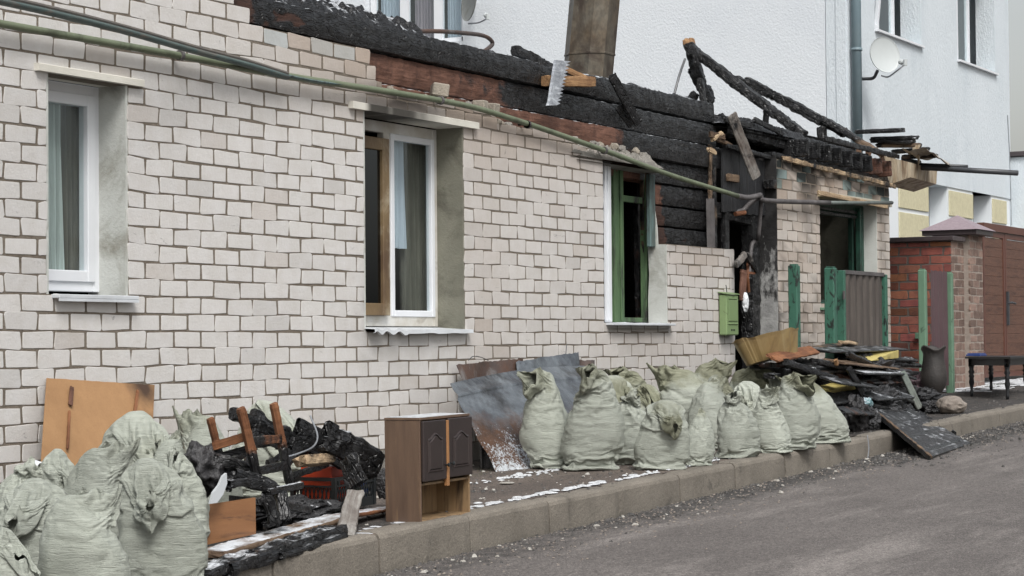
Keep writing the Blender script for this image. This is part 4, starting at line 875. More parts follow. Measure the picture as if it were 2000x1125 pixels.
# mailbox
def mailbox():
    a = aY(1420, 575, -.09); b = aY(1444, 655, -.09); x0, z1, z0, x1 = a[0], a[2]-.0, b[2]-.0, b[0]
    t = thing('mailbox', (x0, -.12, z0), 'pale green metal letter box hung at the end of the low brick wall', 'mailbox')
    mb = MB(); mb.box((x0, -.085, z0), (x1, -.006, z1), 0, .010); mb.build('body', M['mail'], t)
    mb = MB(); mb.prism([(x0-.01, -.095, z1+.001), (x1+.01, -.095, z1+.001), (x1+.01, -.005, z1+.018), (x0-.01, -.005, z1+.018)], (0, 0, .008)); mb.build('lid', M['mail'], t)
    mb = MB(); mb.box((x0+.03, -.091, z0+.13), (x1-.03, -.0855, z1-.05), 0, .004); mb.box((x0+.025, -.092, z0+.10), (x1-.025, -.0855, z0+.11), 0, .002); mb.box((x0+.04, -.093, z1-.04), (x1-.04, -.0856, z1-.03)); mb.build('front_panel', M['mail'], t)
    for q in (.38, .5, .62): mb = MB(); mb.tube([(x0+(x1-x0)*q, -.090, z0+.05), (x0+(x1-x0)*q, -.084, z0+.05)], .008, 8); mb.build('peephole', M['blackp'], t)
    mb = MB(); mb.tube([((x0+x1)/2, -.03, z1+.02), ((x0+x1)/2-.02, -.03, z1+.09)], .004, 6); mb.build('hanging_wire', M['dark_metal'], t)
mailbox()
# long weathered tray leaving the wall towards the left
tr = [aY(x, y, Y) for x, y, Y in [(-60, -10, -.75), (0, 3, -.62), (120, 30, -.45), (250, 63, -.3), (380, 100, -.17), (480, 126, -.11), (560, 151, -.085)]]
tp = thing('cable_tray', tr[-1], 'long dark teal metal trunking slanting off the brick wall at the top left', 'trunking')
mb = MB(); mb.tube(spline(tr, 5), .03, 8, flat=.6); mb.build('trunking', M['tealtray'], tp, None, True)
mb = MB(); mb.tube([p+np.array((0, -.005, .024)) for p in spline(tr, 5)], .013, 8); mb.build('cover_strip', surf('weathered_strip', (.15, .13, .11), (.09, .085, .08), 6., .7, .004, 30., stretch=(1, 6, 6)), tp)
mb = MB(); mb.tube(spline([aY(500, 134, -.07), aY(600, 156, -.075), aY(668, 166, -.06)], 5), .02, 8, flat=.5); mb.build('strip', M['teal_old'], tp)
# ================================================================== SACKS
CR = np.array([math.sin(AL), -math.cos(AL), 0]); CF = np.array([math.cos(AL), math.sin(AL), 0])
SG = 'rubble sacks heaped along the pavement'
# ---- filled sacks: cloth draped and settled over a lumpy load, five forms, then the helpers are removed
def load_lump(seed, w, d, h, x0, n=40):
    th = np.linspace(0, math.pi, n+1)[:, None]; ph = np.linspace(0, 2*math.pi, 2*n, endpoint=False)[None, :]
    D = np.stack([np.sin(th)*np.cos(ph), np.sin(th)*np.sin(ph), np.cos(th)+0*ph], -1)
    sg = lambda q, p: np.sign(q)*np.abs(q)**p
    P = np.stack([sg(D[..., 0], .85), sg(D[..., 1], .85), sg(D[..., 2], .62)], -1); zz = (P[..., 2]+1)/2
    tap = 1.06-.42*ss(.45, 1., zz)-.10*ss(.25, 0, zz); dd = 1+.22*(fbm(D*1.6+seed*4, seed, 2)-.5)+.07*(fbm(D*5+seed*4, seed, 2)-.5)
    V = np.stack([P[..., 0]*w/2*tap*dd, P[..., 1]*d/2*tap*dd, zz*h*(.9+.2*(dd-1))], -1); V[..., 0] += .05*w*np.sin(zz*4+seed)
    V = V.reshape(-1, 3); V[:, 2] = np.maximum(V[:, 2], .012)+.004; m = 2*n
    F = [((i+1)*m+k, (i+1)*m+(k+1) % m, i*m+(k+1) % m, i*m+k) for i in range(n) for k in range(m)]
    me = bpy.data.meshes.new('load'); me.from_pydata(V.tolist(), [], F); o = bpy.data.objects.new('load', me); COL.objects.link(o); o.location = (x0, 0, 0)
    o.modifiers.new('col', 'COLLISION'); o.collision.damping = .7; o.collision.cloth_friction = 12; o.collision.thickness_outer = .006; o.collision.thickness_inner = .03
    return o
NU, NV = 72, 72
def cloth_sack(seed, w, d, h, x0, tied, ex, vex, topf, ly, shr, lx):
    v = np.linspace(0, 1, NV); u = np.linspace(0, 2*math.pi, NU, endpoint=False)
    A = np.interp(v, [0, .06, .5, .62, .75, 1], [.98, 1.12, 1.12, 1.0, .62 if tied else .95, .6 if tied else 1.])*w/2
    B = np.interp(v, [0, .06, .5, .62, .75, 1], [.9, 1.12, 1.12, 1.0, .6, .3 if tied else .22])*d/2
    X = A[:, None]*np.sign(np.cos(u))*np.abs(np.cos(u))**.85; Y = B[:, None]*np.sign(np.sin(u))*np.abs(np.sin(u))**.85; Z = (v*h*topf+.006)[:, None]+0*X
    X = X+.05*w*np.sin(np.minimum(Z/h, 1)*4+seed); nn = .02*(fbm(np.stack([X*8, Y*8, Z*8], -1)+seed, seed, 2)-.5); X = X+nn*np.cos(u); Y = Y+nn*np.sin(u)
    ln = ss(.6, 1, v)[:, None]; X = X+ln*lx; Y = Y-ln*ly; Rr = math.pi*(w+d)/2*1.08*1.12*ex/2/math.pi
    rest = np.stack([Rr*np.cos(u)+0*Z, Rr*np.sin(u)+0*Z, Z*vex], -1)
    F = [(i*NU+q, i*NU+(q+1) % NU, (i+1)*NU+(q+1) % NU, (i+1)*NU+q) for i in range(NV-1) for q in range(NU)]+foot_faces()
    me = bpy.data.meshes.new('bag'); me.from_pydata(np.stack([X, Y, Z], -1).reshape(-1, 3).tolist(), [], F); o = bpy.data.objects.new('bag', me); COL.objects.link(o); o.location = (x0, 0, 0)
    o.shape_key_add(name='Basis'); k = o.shape_key_add(name='rest'); k.data.foreach_set('co', rest.ravel()); k.value = 0
    vg = o.vertex_groups.new(name='neck')
    if tied:
        for i in range(NV):
            wt = math.exp(-((v[i]-.76)/.035)**2)
            if wt > .05: vg.add([i*NU+q for q in range(NU)], wt, 'REPLACE')
    m = o.modifiers.new('cloth', 'CLOTH'); s = m.settings; s.quality = 5; s.mass = .15; s.tension_stiffness = s.compression_stiffness = 30; s.shear_stiffness = 15; s.bending_stiffness = .15; s.air_damping = 3
    s.tension_damping = s.compression_damping = 15; s.shear_damping = 10; s.rest_shape_key = k
    if tied: s.vertex_group_shrink = 'neck'; s.shrink_max = shr
    s.use_pressure = True; s.uniform_pressure_force = -.22
    c = m.collision_settings; c.use_collision = True; c.distance_min = .003; c.collision_quality = 2; c.use_self_collision = True; c.self_distance_min = .004; c.self_friction = 8
    return o
def foot_faces():
    o = []
    for q in range(NU//2):
        f = tuple(dict.fromkeys((q, (NU-q) % NU, (NU-q-1) % NU, q+1)))
        if len(f) > 2: o.append(f)
    return o
def settle():
    me = bpy.data.meshes.new('floor_tmp'); me.from_pydata([(-4, -3, 0), (4, -3, 0), (4, 3, 0), (-4, 3, 0)], [], [(0, 1, 2, 3)]); fl = bpy.data.objects.new('floor_tmp', me); COL.objects.link(fl)
    fl.modifiers.new('col', 'COLLISION'); fl.collision.damping = .8; fl.collision.cloth_friction = 30; fl.collision.thickness_outer = .004
    tmp = [fl]; bags = []; S.frame_start = 1; S.frame_end = 60
    for i, (sd, w, d, h, tied, ex, vx, tf, ly, sh, lx) in enumerate([(21, .36, .27, .54, 0, 1.04, 1.4, 1.36, .10, 0, -.10), (12, .36, .27, .55, 0, 1.08, 1.4, 1.48, .22, 0, .05), (13, .35, .27, .52, 1, 1.06, 1.35, 1.5, .05, .42, .05), (24, .37, .28, .50, 0, 1.08, 1.5, 1.44, -.02, 0, .14), (26, .46, .32, .38, 0, 1.08, 1.35, 1.55, .16, 0, .1), (31, .33, .27, .56, 0, 1.02, 1.55, 1.42, .04, 0, -.06)]):
        x0 = -1.5+.58*i; tmp.append(load_lump(sd, w, d, h, x0)); bags.append(cloth_sack(sd, w, d, h, x0, tied, ex, vx, tf, ly, sh, lx))
    for f in range(1, 33): S.frame_set(f)
    dg = bpy.context.evaluated_depsgraph_get(); out = []
    for b in bags:
        m = bpy.data.meshes.new_from_object(b.evaluated_get(dg)); co = np.zeros(len(m.vertices)*3); m.vertices.foreach_get('co', co); out.append(co.reshape(NV, NU, 3))
    for o in tmp+bags: bpy.data.objects.remove(o, do_unlink=True)
    S.frame_set(1); return out
BAGS = settle()
def sack(px, py, wpx, top, var, yaw, lean, Y, seed, tint, label, mir=1, dk=.74, twist=0., flare=0.):
    if Y is not None:
        for _ in range(8): q_ = aY(px, py, Y); py += (q_[2]-g(q_[0]))*(FP/((q_-CAM)@FW))
        p = aY(px, py, Y)
    else: p = aG(px, py)
    k = FP/((p-CAM)@FW); w = wpx/k; h = (py-top)/k; P = BAGS[var].copy(); v = np.linspace(0, 1, NV)[:, None]+np.zeros((1, NU)); P[..., 0] *= mir
    ht = np.percentile(P[..., 2], 99.5)-P[..., 2].min(); P[..., 2] -= P[..., 2].min(); P[..., 2] *= h/ht
    z = P[..., 2]/h; a_ = R(yaw)+R(twist)*ss(.3, 1, z); x, y = P[..., 0]*np.cos(a_)-P[..., 1]*np.sin(a_), P[..., 0]*np.sin(a_)+P[..., 1]*np.cos(a_)
    body = z < .6; x -= (x[body].max()+x[body].min())/2; y -= (y[body].max()+y[body].min())/2
    x *= w/(x[body].max()-x[body].min()); y *= w*dk/(y[body].max()-y[body].min())
    if flare: f_ = 1+flare*ss(.86, 1, z); x *= f_; y *= f_
    n_ = fbm(np.stack([x*5, y*5, z*3], -1)+seed*7.7, seed, 2)-.5; x = x*(1+.16*n_); y = y*(1+.16*n_)
    x = x*(1.06-.16*ss(.2, .75, z))+lean*w*z**1.3+.06*w*np.sin(z*3.5+seed); y = y+.04*w*np.sin(z*3+seed*2)
    an = np.arctan2(y/dk, x); wz = z*h*26+4*fbm(np.stack([np.cos(an)*1.5, np.sin(an)*1.5, z*3], -1)+seed, seed+8, 2)
    pl = 1-ridge(np.stack([np.cos(an)*.8, np.sin(an)*.8, wz*.62], -1)+seed, seed+9)**4; p2 = 1-ridge(np.stack([np.cos(an)*1.7, np.sin(an)*1.7, wz*1.5], -1)+seed, seed+10)**3
    am = ss(.02, .1, z)*ss(.95, .7, z)*(.35+.65*ss(.35, .65, fbm(np.stack([np.cos(an), np.sin(an), z*2.5], -1)+seed*3, seed+12, 2)))*w/.36; dd = am*((pl-.7)*.018+(p2-.6)*.008)
    x = x+np.cos(an)*dd; y = y+np.sin(an)*dd
    V = x[..., None]*CR+y[..., None]*CF; V[..., 2] += P[..., 2]-.004
    F = [(i*NU+q, i*NU+(q+1) % NU, (i+1)*NU+(q+1) % NU, (i+1)*NU+q) for i in range(NV-1) for q in range(NU)]+foot_faces()
    if mir < 0: F = [f_[::-1] for f_ in F]
    c = p+CF*w*dk*.42; c[2] = g(c[0])
    mv = ss(.52, 1.0, v+.3*(fbm(P*6+seed, seed+30, 3)-.5))*tint*1.5+.1*tint
    o = mesh('rubble_sack', V.reshape(-1, 3), F, M['sack'], None, Matrix.Translation(Vector(c)), True, dict(mixv=mv.ravel()))
    m_ = o.modifiers.new('sub', 'SUBSURF'); m_.levels = m_.render_levels = 1
    return tag(o, label, 'sack', SG)
SR = [ # px, base, width, top, form, yaw, lean, Y, seed, tint, mirror, label
 (1205, 905, 100, 738, 1, 20, 0, -.75, 1, .6, -1, 'grey-green sack wedged behind and between the two tall front sacks nearest the leaning metal sheet'),
 (1245, 860, 110, 720, 5, 0, 0, -.55, 2, .8, 1, 'loosely woven olive sack bulging up against the wall behind the second tall sack'),
 (1078, 918, 94, 722, 0, -10, -.10, None, 3, .35, 1, 'tall sack with its open top hanging left, right in front of the metal sheet'),
 (1166, 921, 106, 716, 5, 10, .05, None, 4, .4, 1, 'tallest upright front sack, second from the metal sheet'),
 (1272, 860, 95, 752, 4, 0, 0, -.8, 5, .6, 1, 'low creased sack pressed down behind the narrow front sack with a gathered neck'),
 (1236, 914, 80, 766, 2, 0, -.05, -1.35, 6, .3, 1, 'narrow sack with a gathered tied neck between the tallest front sack and the squat one'),
 (1352, 880, 122, 712, 3, -10, -.05, -1.1, 7, .85, -1, 'big olive-topped sack rising above the squat front sack'),
 (1392, 850, 96, 704, 5, 40, -.04, -.75, 8, .8, -1, 'crumpled olive sack top nearest the brick wall, below the letter box'),
 (1403, 900, 92, 738, 3, 30, -.14, -1.35, 9, .45, 1, 'pale sack leaning left behind the short narrow sack in the middle of the row'),
 (1303, 921, 100, 786, 1, 10, .0, None, 10, .6, 1, 'squat crumpled front sack with its olive mouth flopped forward'),
 (1366, 911, 62, 800, 3, 60, .0, None, 11, .4, 1, 'short narrow sack between the squat crumpled sack and the leaning ribbed sacks'),
 (1452, 870, 82, 720, 0, 30, -.05, -.95, 12, .85, -1, 'olive-mouthed sack standing behind the row, left of the yellow tub'),
 (1442, 897, 78, 766, 2, 50, -.12, None, 13, .25, -1, 'pale tied sack with bulging lower belly, right of the pale sack leaning left'),
 (1478, 886, 70, 748, 1, -20, -.10, -1.45, 14, .35, 1, 'sack with a pale flap folded down over its front, fourth from the burnt heap'),
 (1514, 886, 66, 754, 5, 70, -.16, None, 15, .3, 1, 'slim wrinkled sack left of the ribbed leaning sack'),
 (1497, 850, 66, 716, 2, 90, -.05, -.9, 16, .8, 1, 'olive-topped sack at the back right of the row, beside the charred boards'),
 (1584, 872, 70, 742, 3, 100, -.22, -1.5, 17, .5, 1, 'half-hidden sack leaning between the last two big sacks of the row'),
 (1562, 880, 88, 730, 0, 10, -.22, None, 18, .6, -1, 'ribbed sack leaning left with a drooping olive top, second big one from the burnt heap'),
 (1614, 867, 88, 736, 3, 10, -.30, None, 19, .75, -1, 'last sack of the row, leaning left, touching the burnt heap'),
 (1322, 850, 88, 742, 0, 60, .0, -.85, 20, .8, 1, 'olive sack mouth showing between the big olive-topped sack and the low creased one'),
 (1428, 860, 84, 734, 4, 60, -.1, -1.15, 21, .6, 1, 'crumpled sack top tucked behind the pale tied sack'),
 (1538, 850, 76, 730, 1, 80, -.1, -1.15, 22, .8, -1, 'sack with a curled olive top tucked behind the slim wrinkled sack'),
]
for (px, py, wp, tp_, vr, yw, ln, Yy, sdx, ti, mi, lb) in SR: sack(px, py, wp*1.12, tp_, vr, yw, ln, Yy, sdx, ti, lb, mi, flare=.35 if vr != 3 else .05)
SL = [
 (525, 905, 205, 786, 4, 0, 0, -.62, 31, .3, 1, 'large pale sack lying behind the charred chair against the wall'),
 (402, 985, 125, 798, 3, 10, .02, -1.10, 32, .35, -1, 'sack with an upstanding fold, just left of the charred chair'),
 (262, 985, 185, 812, 1, 30, .02, -1.05, 33, .35, -1, 'topmost wide sack of the left heap, slumped before the orange board'),
 (45, 1080, 140, 896, 2, 20, .0, -1.42, 34, .3, 1, 'tied sack at the far left edge, below the first window'),
 (165, 1060, 148, 862, 3, -20, .06, -1.42, 35, .3, 1, 'smooth plump sack in the middle of the left heap, below the orange board'),
 (356, 1085, 112, 880, 5, 30, -.10, None, 36, .25, 1, 'sack at the right end of the left heap, touching the brown plywood box'),
 (45, 1165, 180, 945, 1, -10, .0, -1.85, 37, .25, -1, 'sack with a long folded lip near the left edge of the photo'),
 (298, 1160, 180, 905, 1, 5, -.10, None, 38, .2, -1, 'broad front sack of the left heap nearest the kerb'),
 (142, 1195, 185, 955, 3, -15, -.02, None, 39, .15, 1, 'widest front sack of the left heap, cut by the bottom edge of the photo'),
 (330, 1000, 120, 846, 3, 60, -.05, -1.25, 41, .3, 1, 'sack squeezed in behind the broad front sack, right of the slumped one'),
 (105, 1000, 130, 884, 1, 60, .05, -1.2, 42, .35, 1, 'sack half hidden before the left edge of the orange board'),
 (14, 1215, 140, 1035, 4, 40, .0, -2.15, 40, .2, 1, 'closest sack in the bottom left corner with a puckered top'),
]
for (px, py, wp, tp_, vr, yw, ln, Yy, sdx, ti, mi, lb) in SL: sack(px, py, wp, tp_, vr, yw, ln, Yy, sdx, ti, lb, mi, dk=.66)
# ================================================================== JUNK ON THE LEFT
def P(px, py, Y): return aY(px, py, Y)
def bth(name, a, b, w, t, label, cat, group=None, **k): return tag(beam(name, a, b, w, t, None, **k), label, cat, group)
def sheet(name, c4, n, m, dfun, mat, thick=.003, parent=None, attrs=False):
    A, B, C, D = [np.array(q, float) for q in c4]; U = np.linspace(0, 1, n)[:, None, None]; W = np.linspace(0, 1, m)[None, :, None]
    V = (A*(1-U)+B*U)*(1-W)+(D*(1-U)+C*U)*W; V = V+dfun(U[..., 0]+0*W[..., 0], W[..., 0]+0*U[..., 0])
    N_ = np.cross(B-A, D-A); N_ /= np.linalg.norm(N_); V2 = V+N_*thick; k = n*m
    F = []
    for i in range(n-1):
        for j in range(m-1): F += [(i*m+j, (i+1)*m+j, (i+1)*m+j+1, i*m+j+1), (k+i*m+j, k+i*m+j+1, k+(i+1)*m+j+1, k+(i+1)*m+j)]
    for i in range(n-1): F += [(i*m, k+i*m, k+(i+1)*m, (i+1)*m), (i*m+m-1, (i+1)*m+m-1, k+(i+1)*m+m-1, k+i*m+m-1)]
    for j in range(m-1): F += [(j, j+1, k+j+1, k+j), ((n-1)*m+j, k+(n-1)*m+j, k+(n-1)*m+j+1, (n-1)*m+j+1)]
    return mesh(name, np.r_[V.reshape(-1, 3), V2.reshape(-1, 3)], F, mat, parent, None, False)
hb, _t, _b = newmat('scorched_hardboard'); n_ = N(_t); co_ = n_.co(rnd=False)
hc = n_.mix(n_.ramp(n_.noise(co_, 5., 6., .7), [(.35, 0.), (.7, 1.)]), (.36, .205, .095), (.29, .16, .072)); hc = n_.mix(n_.ma(n_.ramp(n_.noise(co_, 90., 3., .8), [(.5, 0.), (.8, 1.)]), .5), hc, (.22, .12, .06))
for (q, r_) in ((P0, .17) for P0 in (aY(278, 758, -.03), aY(300, 850, -.15))):
    dd = n_.n('VectorMath', {0: co_, 1: tuple(q)}, operation='DISTANCE').outputs['Value']; dd = n_.ma(dd, n_.ma(n_.noise(co_, 9., 4.), .16), 'ADD')
    hc = n_.mix(n_.ramp(dd, [(.10, .92), (.25, 0.)]), hc, (.035, .018, .012))
link(_t, hc, _b.inputs['Base Color']); _b.inputs['Roughness'].default_value = .75
t = thing('hardboard_panel', P(190, 895, -.2), 'orange-brown hardboard panel with a scorched corner leaning on the wall at the left', 'panel')
c4 = [P(92, 738, -.02), P(300, 752, -.02), P(290, 965, -.34), P(77, 960, -.34)]
sheet('board', c4, 30, 20, lambda u, w: np.stack([0*u, .008*np.sin(u*5), .003*(vn(np.stack([u*60, w*40, 0*u], -1), 3)-.5)*((w < .01) | (w > .99))], -1), hb, .006, t)
beam('strip', P(141, 750, -.055), P(137, 797, -.11), .026, .012, t, hint=(1, 0, 0), mixv=.85, col='red', rough=.002); beam('strip', P(136, 797, -.11), P(132, 880, -.24), .014, .01, t, hint=(1, 0, 0), mixv=1, col='orange', rough=.001)
beam('strip', P(270, 757, -.06), P(262, 815, -.14), .018, .012, t, hint=(1, 0, 0), mixv=1, col='orange', rough=.003)
tag(sheet('paper_sheet', [P(52, 905, -.9), P(96, 896, -.9), P(100, 925, -1.1), P(55, 935, -1.1)], 10, 8, lambda u, w: np.stack([0*u, 0*u, .01*np.sin(u*6+w*3)], -1), M['paper'], .003), 'pale sheet sticking out between the sacks below the orange board', 'sheet')
# chair
t = thing('charred_chair', aG(500, 1010), 'half-burnt brown chair frame standing upside down on the left junk heap', 'chair')
def ca(c): return lambda V, L: ss(.85, .35, V[:, 0]/L)*.9+c
for a, b, Yq, w_, cc in (((410, 815), (434, 912), -1.35, .036, .15), ((470, 795), (505, 942), -1.6, .042, .05), ((534, 786), (566, 946), -1.5, .040, -.2), ((500, 836), (480, 912), -1.2, .034, -.7)):
    beam('leg', P(*a, Yq), P(*b, Yq), w_, w_*.9, t, hint=(1, -.5, 0), mixv=ca(cc), col='orange', rough=.003, rag=.01)
for a, Ya, b, Yb, w_, mv in (((416, 872), -1.37, (480, 853), -1.58, .045, .75), ((421, 893), -1.37, (487, 876), -1.58, .035, -.1), ((484, 862), -1.6, (550, 857), -1.5, .042, .45), ((500, 921), -1.6, (560, 909), -1.5, .045, -.0), ((436, 912), -1.36, (500, 872), -1.25, .035, -.2), ((545, 862), -1.5, (498, 870), -1.2, .035, -.2)):
    beam('rail', P(*a, Ya), P(*b, Yb), w_, .02, t, mixv=mv, col='orange', rough=.003, rag=.006)
# brown plywood drawer
t = thing('plywood_box', P(405, 1063, -1.62), 'plain brown plywood drawer box standing between the sacks and the burnt chair', 'drawer')
ply = surf('brown_plywood', (.235, .11, .045), (.17, .075, .03), 2., .55, .001, 40., stretch=(1.5, 1.5, 7), dirt=(.07, .035, .02), dsc=2., dlo=.55)
A_, B_, C_, D_ = P(400, 987, -1.6), P(499, 972, -1.72), P(500, 1043, -1.72), P(405, 1064, -1.6)
sheet('front', [A_, B_, C_, D_], 8, 6, lambda u, w: np.zeros(u.shape+(3,)), ply, .015, t)
bk = np.array([.10, .22, 0]); sheet('side', [B_+[0, .012, 0], B_+bk, C_+bk, C_+[0, .012, 0]], 6, 6, lambda u, w: np.zeros(u.shape+(3,)), M['char_plain'], .012, t); sheet('side', [A_+bk, A_+[0, .012, 0], D_+[0, .012, 0], D_+bk], 6, 6, lambda u, w: np.zeros(u.shape+(3,)), ply, .012, t)
# white shard
pts = [(411, 984), (424, 982), (436, 966), (444, 944), (443, 924), (436, 930), (428, 948), (417, 962)]
mb = MB(); mb.prism([P(x, y, -1.68) for x, y in pts], (.01, .02, 0)); tag(mb.build('ceramic_shard', surf('white_ceramic', (.55, .58, .6), (.48, .5, .52), 3., .25, 0, 30.)), 'curved white ceramic shard stuck between the plywood drawer and the sacks', 'shard')
# burnt cloth and twisted strips
tag(lump('burnt_rag', P(400, 918, -1.35), (.12, .1, .10), None, M['char_plain'], 3, 40, .55, None, 2.2, .9, None, True), 'black shiny burnt cloth crumpled behind the white shard', 'rag')
for i, (a, b, Y0, Y1, w_) in enumerate([((398, 895), (520, 945), -1.4, -1.6, .045), ((440, 925), (560, 975), -1.6, -1.65, .05), ((430, 950), (545, 962), -1.65, -1.7, .04), ((505, 955), (535, 1046), -1.7, -1.75, .06), ((545, 950), (556, 1040), -1.65, -1.75, .06)]):
    lab = ['twisted crusted strip of burnt lath running behind the plywood drawer', 'thick crusted burnt strip draped from the chair towards the right', 'thin crusted burnt strip lying just above the plywood drawer', 'widest burnt strip hanging down right beside the plywood drawer', 'narrow burnt strip hanging down below the middle of the chair'][i]
    bth('burnt_strip', P(*a, Y0), P(*b, Y1), w_, .05, lab, 'burnt strip', 'crusted burnt strips', mixv=-.1, snow=.25, rough=.014, rag=.12, seed=20+i, curve=.03, kk=6)
bth('charred_bar', P(522, 961, -1.72), P(590, 947, -1.6), .03, .03, 'grey charred bar lying level left of the black crate', 'bar', mixv=-.1, snow=.5, rough=.004, seed=3)
bth('charred_lath', P(540, 985, -1.62), P(608, 997, -1.55), .03, .02, 'short nailed lath lying between the burnt strips and the crate', 'lath', mixv=.2, col='tan', rough=.006, seed=4)
bth('charred_beam', P(452, 806, -1.1), P(548, 856, -1.0), .05, .04, 'thin charred batten poking out behind the chair legs', 'batten', mixv=-.1, rough=.016, seed=5)
bth('charred_beam', P(490, 815, -1.05), P(600, 880, -1.1), .10, .05, 'charred plank lying across behind the chair towards the bark slab', 'plank', mixv=-.1, rough=.02, seed=15, snow=.15)
for i, (a, b, lb) in enumerate([((505, 850), (590, 900), 'thin charred stick sloping down right from behind the middle chair leg'), ((520, 905), (600, 870), 'thin charred stick rising right across the lower chair rail'), ((560, 915), (585, 860), 'steep charred stick just right of the tallest chair leg'), ((570, 930), (640, 905), 'charred stick rising right above the orange-red box')]):
    bth('charred_stick', P(*a, -1.25), P(*b, -1.15), .03, .025, lb, 'stick', 'tangled charred sticks', mixv=-.1, rough=.008, seed=30+i)
tag(lump('ash_heap', P(555, 1000, -1.25), (.30, .22, .07), None, M['char_mass'], 12, 44, .45, None, 3., .8), 'black ash and crust heap under the burnt chair', 'ash heap')
# bark-like burnt slabs
bth('burnt_slab', P(566, 838, -1.15), P(700, 905, -1.25), .15, .03, 'broad cracked black slab, the highest piece right of the chair', 'slab', mixv=-.15, rough=.013, rag=.16, seed=41, kk=10, snow=.22)
bth('burnt_slab', P(622, 842, -1.35), P(748, 918, -1.5), .15, .07, 'snow-flecked burnt slab lying over the black crate', 'slab', mixv=-.15, rough=.018, rag=.16, seed=42, kk=10, snow=.4)
bth('burnt_slab', P(672, 880, -1.5), P(706, 962, -1.62), .12, .04, 'ragged crusted slab hanging down over the crate corner', 'slab', mixv=-.15, rough=.018, rag=.18, seed=43, kk=10, snow=.35)
mb = MB(); mb.tube(spline([P(606, 812, -1.2), P(620, 850, -1.3), P(612, 872, -1.35), P(585, 885, -1.4), P(562, 892, -1.4)], 6), .005, 6); tag(mb.build('bent_wire', M['metal']), 'thin bent wire looping over the black slab behind the crate', 'wire')
bth('thin_board', P(580, 902, -1.35), P(645, 897, -1.35), .05, .09, 'short broken board with pale splintered edge above the red box', 'board', mixv=.6, col='pale', rough=.006, rag=.05, seed=44, hint=(0, .3, 1))
bth('thin_board', P(700, 890, -1.3), P(757, 899, -1.45), .012, .12, 'thin snow-dusted board sticking out right above the crate', 'board', mixv=.0, snow=1., rough=.003, rag=.06, seed=45)
# crate with red box
cr = aG(653, 1006); cr[2] += .02; t = thing('plastic_crate', cr, 'black plastic crate with latticed sides holding a red box, left of the cabinet', 'crate')
def crate(o, lx, ly, h):
    mb = MB(); r = .006
    ex = np.array([math.cos(R(2)), math.sin(R(2)), 0.026]); ey = np.array([-math.sin(R(2)), math.cos(R(2)), 0]); ez = np.array([0, 0, 1.])
    def bx(a, b): 
        Vv = [o+ex*x+ey*y+ez*z for z in (a[2], b[2]) for y in (a[1], b[1]) for x in (a[0], b[0])]; mb.add(Vv, [(0, 2, 3, 1), (4, 5, 7, 6), (0, 1, 5, 4), (2, 6, 7, 3), (0, 4, 6, 2), (1, 3, 7, 5)])
    for x in (0, lx):
        for y in (0, ly): bx((x-.012, y-.012, 0), (x+.012, y+.012, h))
    for (z0, z1) in ((0, .05), (h-.02, h), (h-.055, h-.045)):
        for y in (0, ly): bx((0.01, y-.008, z0), (lx-.01, y+.008, z1))
        for x in (0, lx): bx((x-.008, .01, z0), (x+.008, ly-.01, z1))
    n = 16
    for y in (0, ly):
        for i in range(n): x = lx*(i+.5)/n; mb.tube([o+ex*x+ey*y+ez*.05, o+ex*(x+.03)+ey*y+ez*(h-.05)], .0035, 4); mb.tube([o+ex*(x+.02)+ey*y+ez*.05, o+ex*x+ey*y+ez*(h-.05)], .0035, 4)
        for i in range(5): x = lx*(i+.5)/5; bx((x-.008, y-.008, h-.047), (x+.008, y+.008, h-.018))
    for x in (0, lx):
        for i in range(10): y = ly*(i+.5)/10; mb.tube([o+ex*x+ey*y+ez*.05, o+ex*x+ey*(y+.02)+ez*(h-.05)], .0035, 4); mb.tube([o+ex*x+ey*(y+.02)+ez*.05, o+ex*x+ey*y+ez*(h-.05)], .0035, 4)
    bx((.01, .01, .004), (lx-.01, ly-.01, .012)); mb.build('lattice_basket', M['blackp'], t)
crate(cr, .42, .27, .185)
t = thing('red_box', cr+[.05, .03, .02], 'bright orange-red plastic box standing in the black crate', 'box')
mb = MB(); mb.box(cr+[.02, .03, .03], cr+[.17, .24, .245], 0, .006); mb.build('body', M['redp'], t); mb = MB(); mb.box(cr+[.03, .02, .245], cr+[.16, .2, .27], 0, .003); mb.build('label_card', M['paper'], t)
for i in range(5):
    p = cr+np.array([random.uniform(.2, .38), random.uniform(.05, .2), random.uniform(.05, .13)]); tag(lump('bottle_scrap', cr+[.20+.045*i, .06+.02*(i % 2), .09], (.024, .03, .06), None, [M['litter'], M['char_plain'], M['mail'], M['yellow'], M['blue']][i], 50+i, 12, .3), ['pale', 'black', 'greenish', 'yellowish', 'blue'][i]+' scrap of rubbish showing through the crate lattice right of the red box', 'scrap', 'scraps in the crate')
tag(lump('burnt_roll', P(748, 945, -1.2), (.03, .05, .08), None, M['char_plain'], 61, 20, .3), 'black scorched roll beside the right end of the crate', 'roll')
# planks at the foot of the heap
bth('splintered_plank', P(404, 1084, -1.80), P(668, 1009, -1.62), .03, .16, 'long snow-topped plank with splintered raw edge under the plywood drawer', 'plank', mixv=.75, col='tan', snow=.45, rough=.006, rag=.06, seed=51)
bth('splintered_plank', P(655, 1010, -1.62), P(782, 990, -1.45), .018, .10, 'short snow-topped splintered board pointing at the cabinet foot', 'board', mixv=.8, col='orange', snow=.4, rough=.006, rag=.06, seed=52)
bth('charred_plank', P(388, 1124, -1.98), P(484, 1082, -1.86), .045, .10, 'small snowy charred plank nearest the kerb edge at the left heap', 'plank', 'charred planks on the pavement edge', mixv=.05, snow=.45, rough=.014, rag=.08, seed=53)
bth('charred_plank', P(420, 1116, -1.94), P(664, 1032, -1.8), .06, .13, 'longest black charred plank lying along the kerb edge', 'plank', 'charred planks on the pavement edge', mixv=-.05, snow=.2, rough=.014, rag=.1, seed=54)
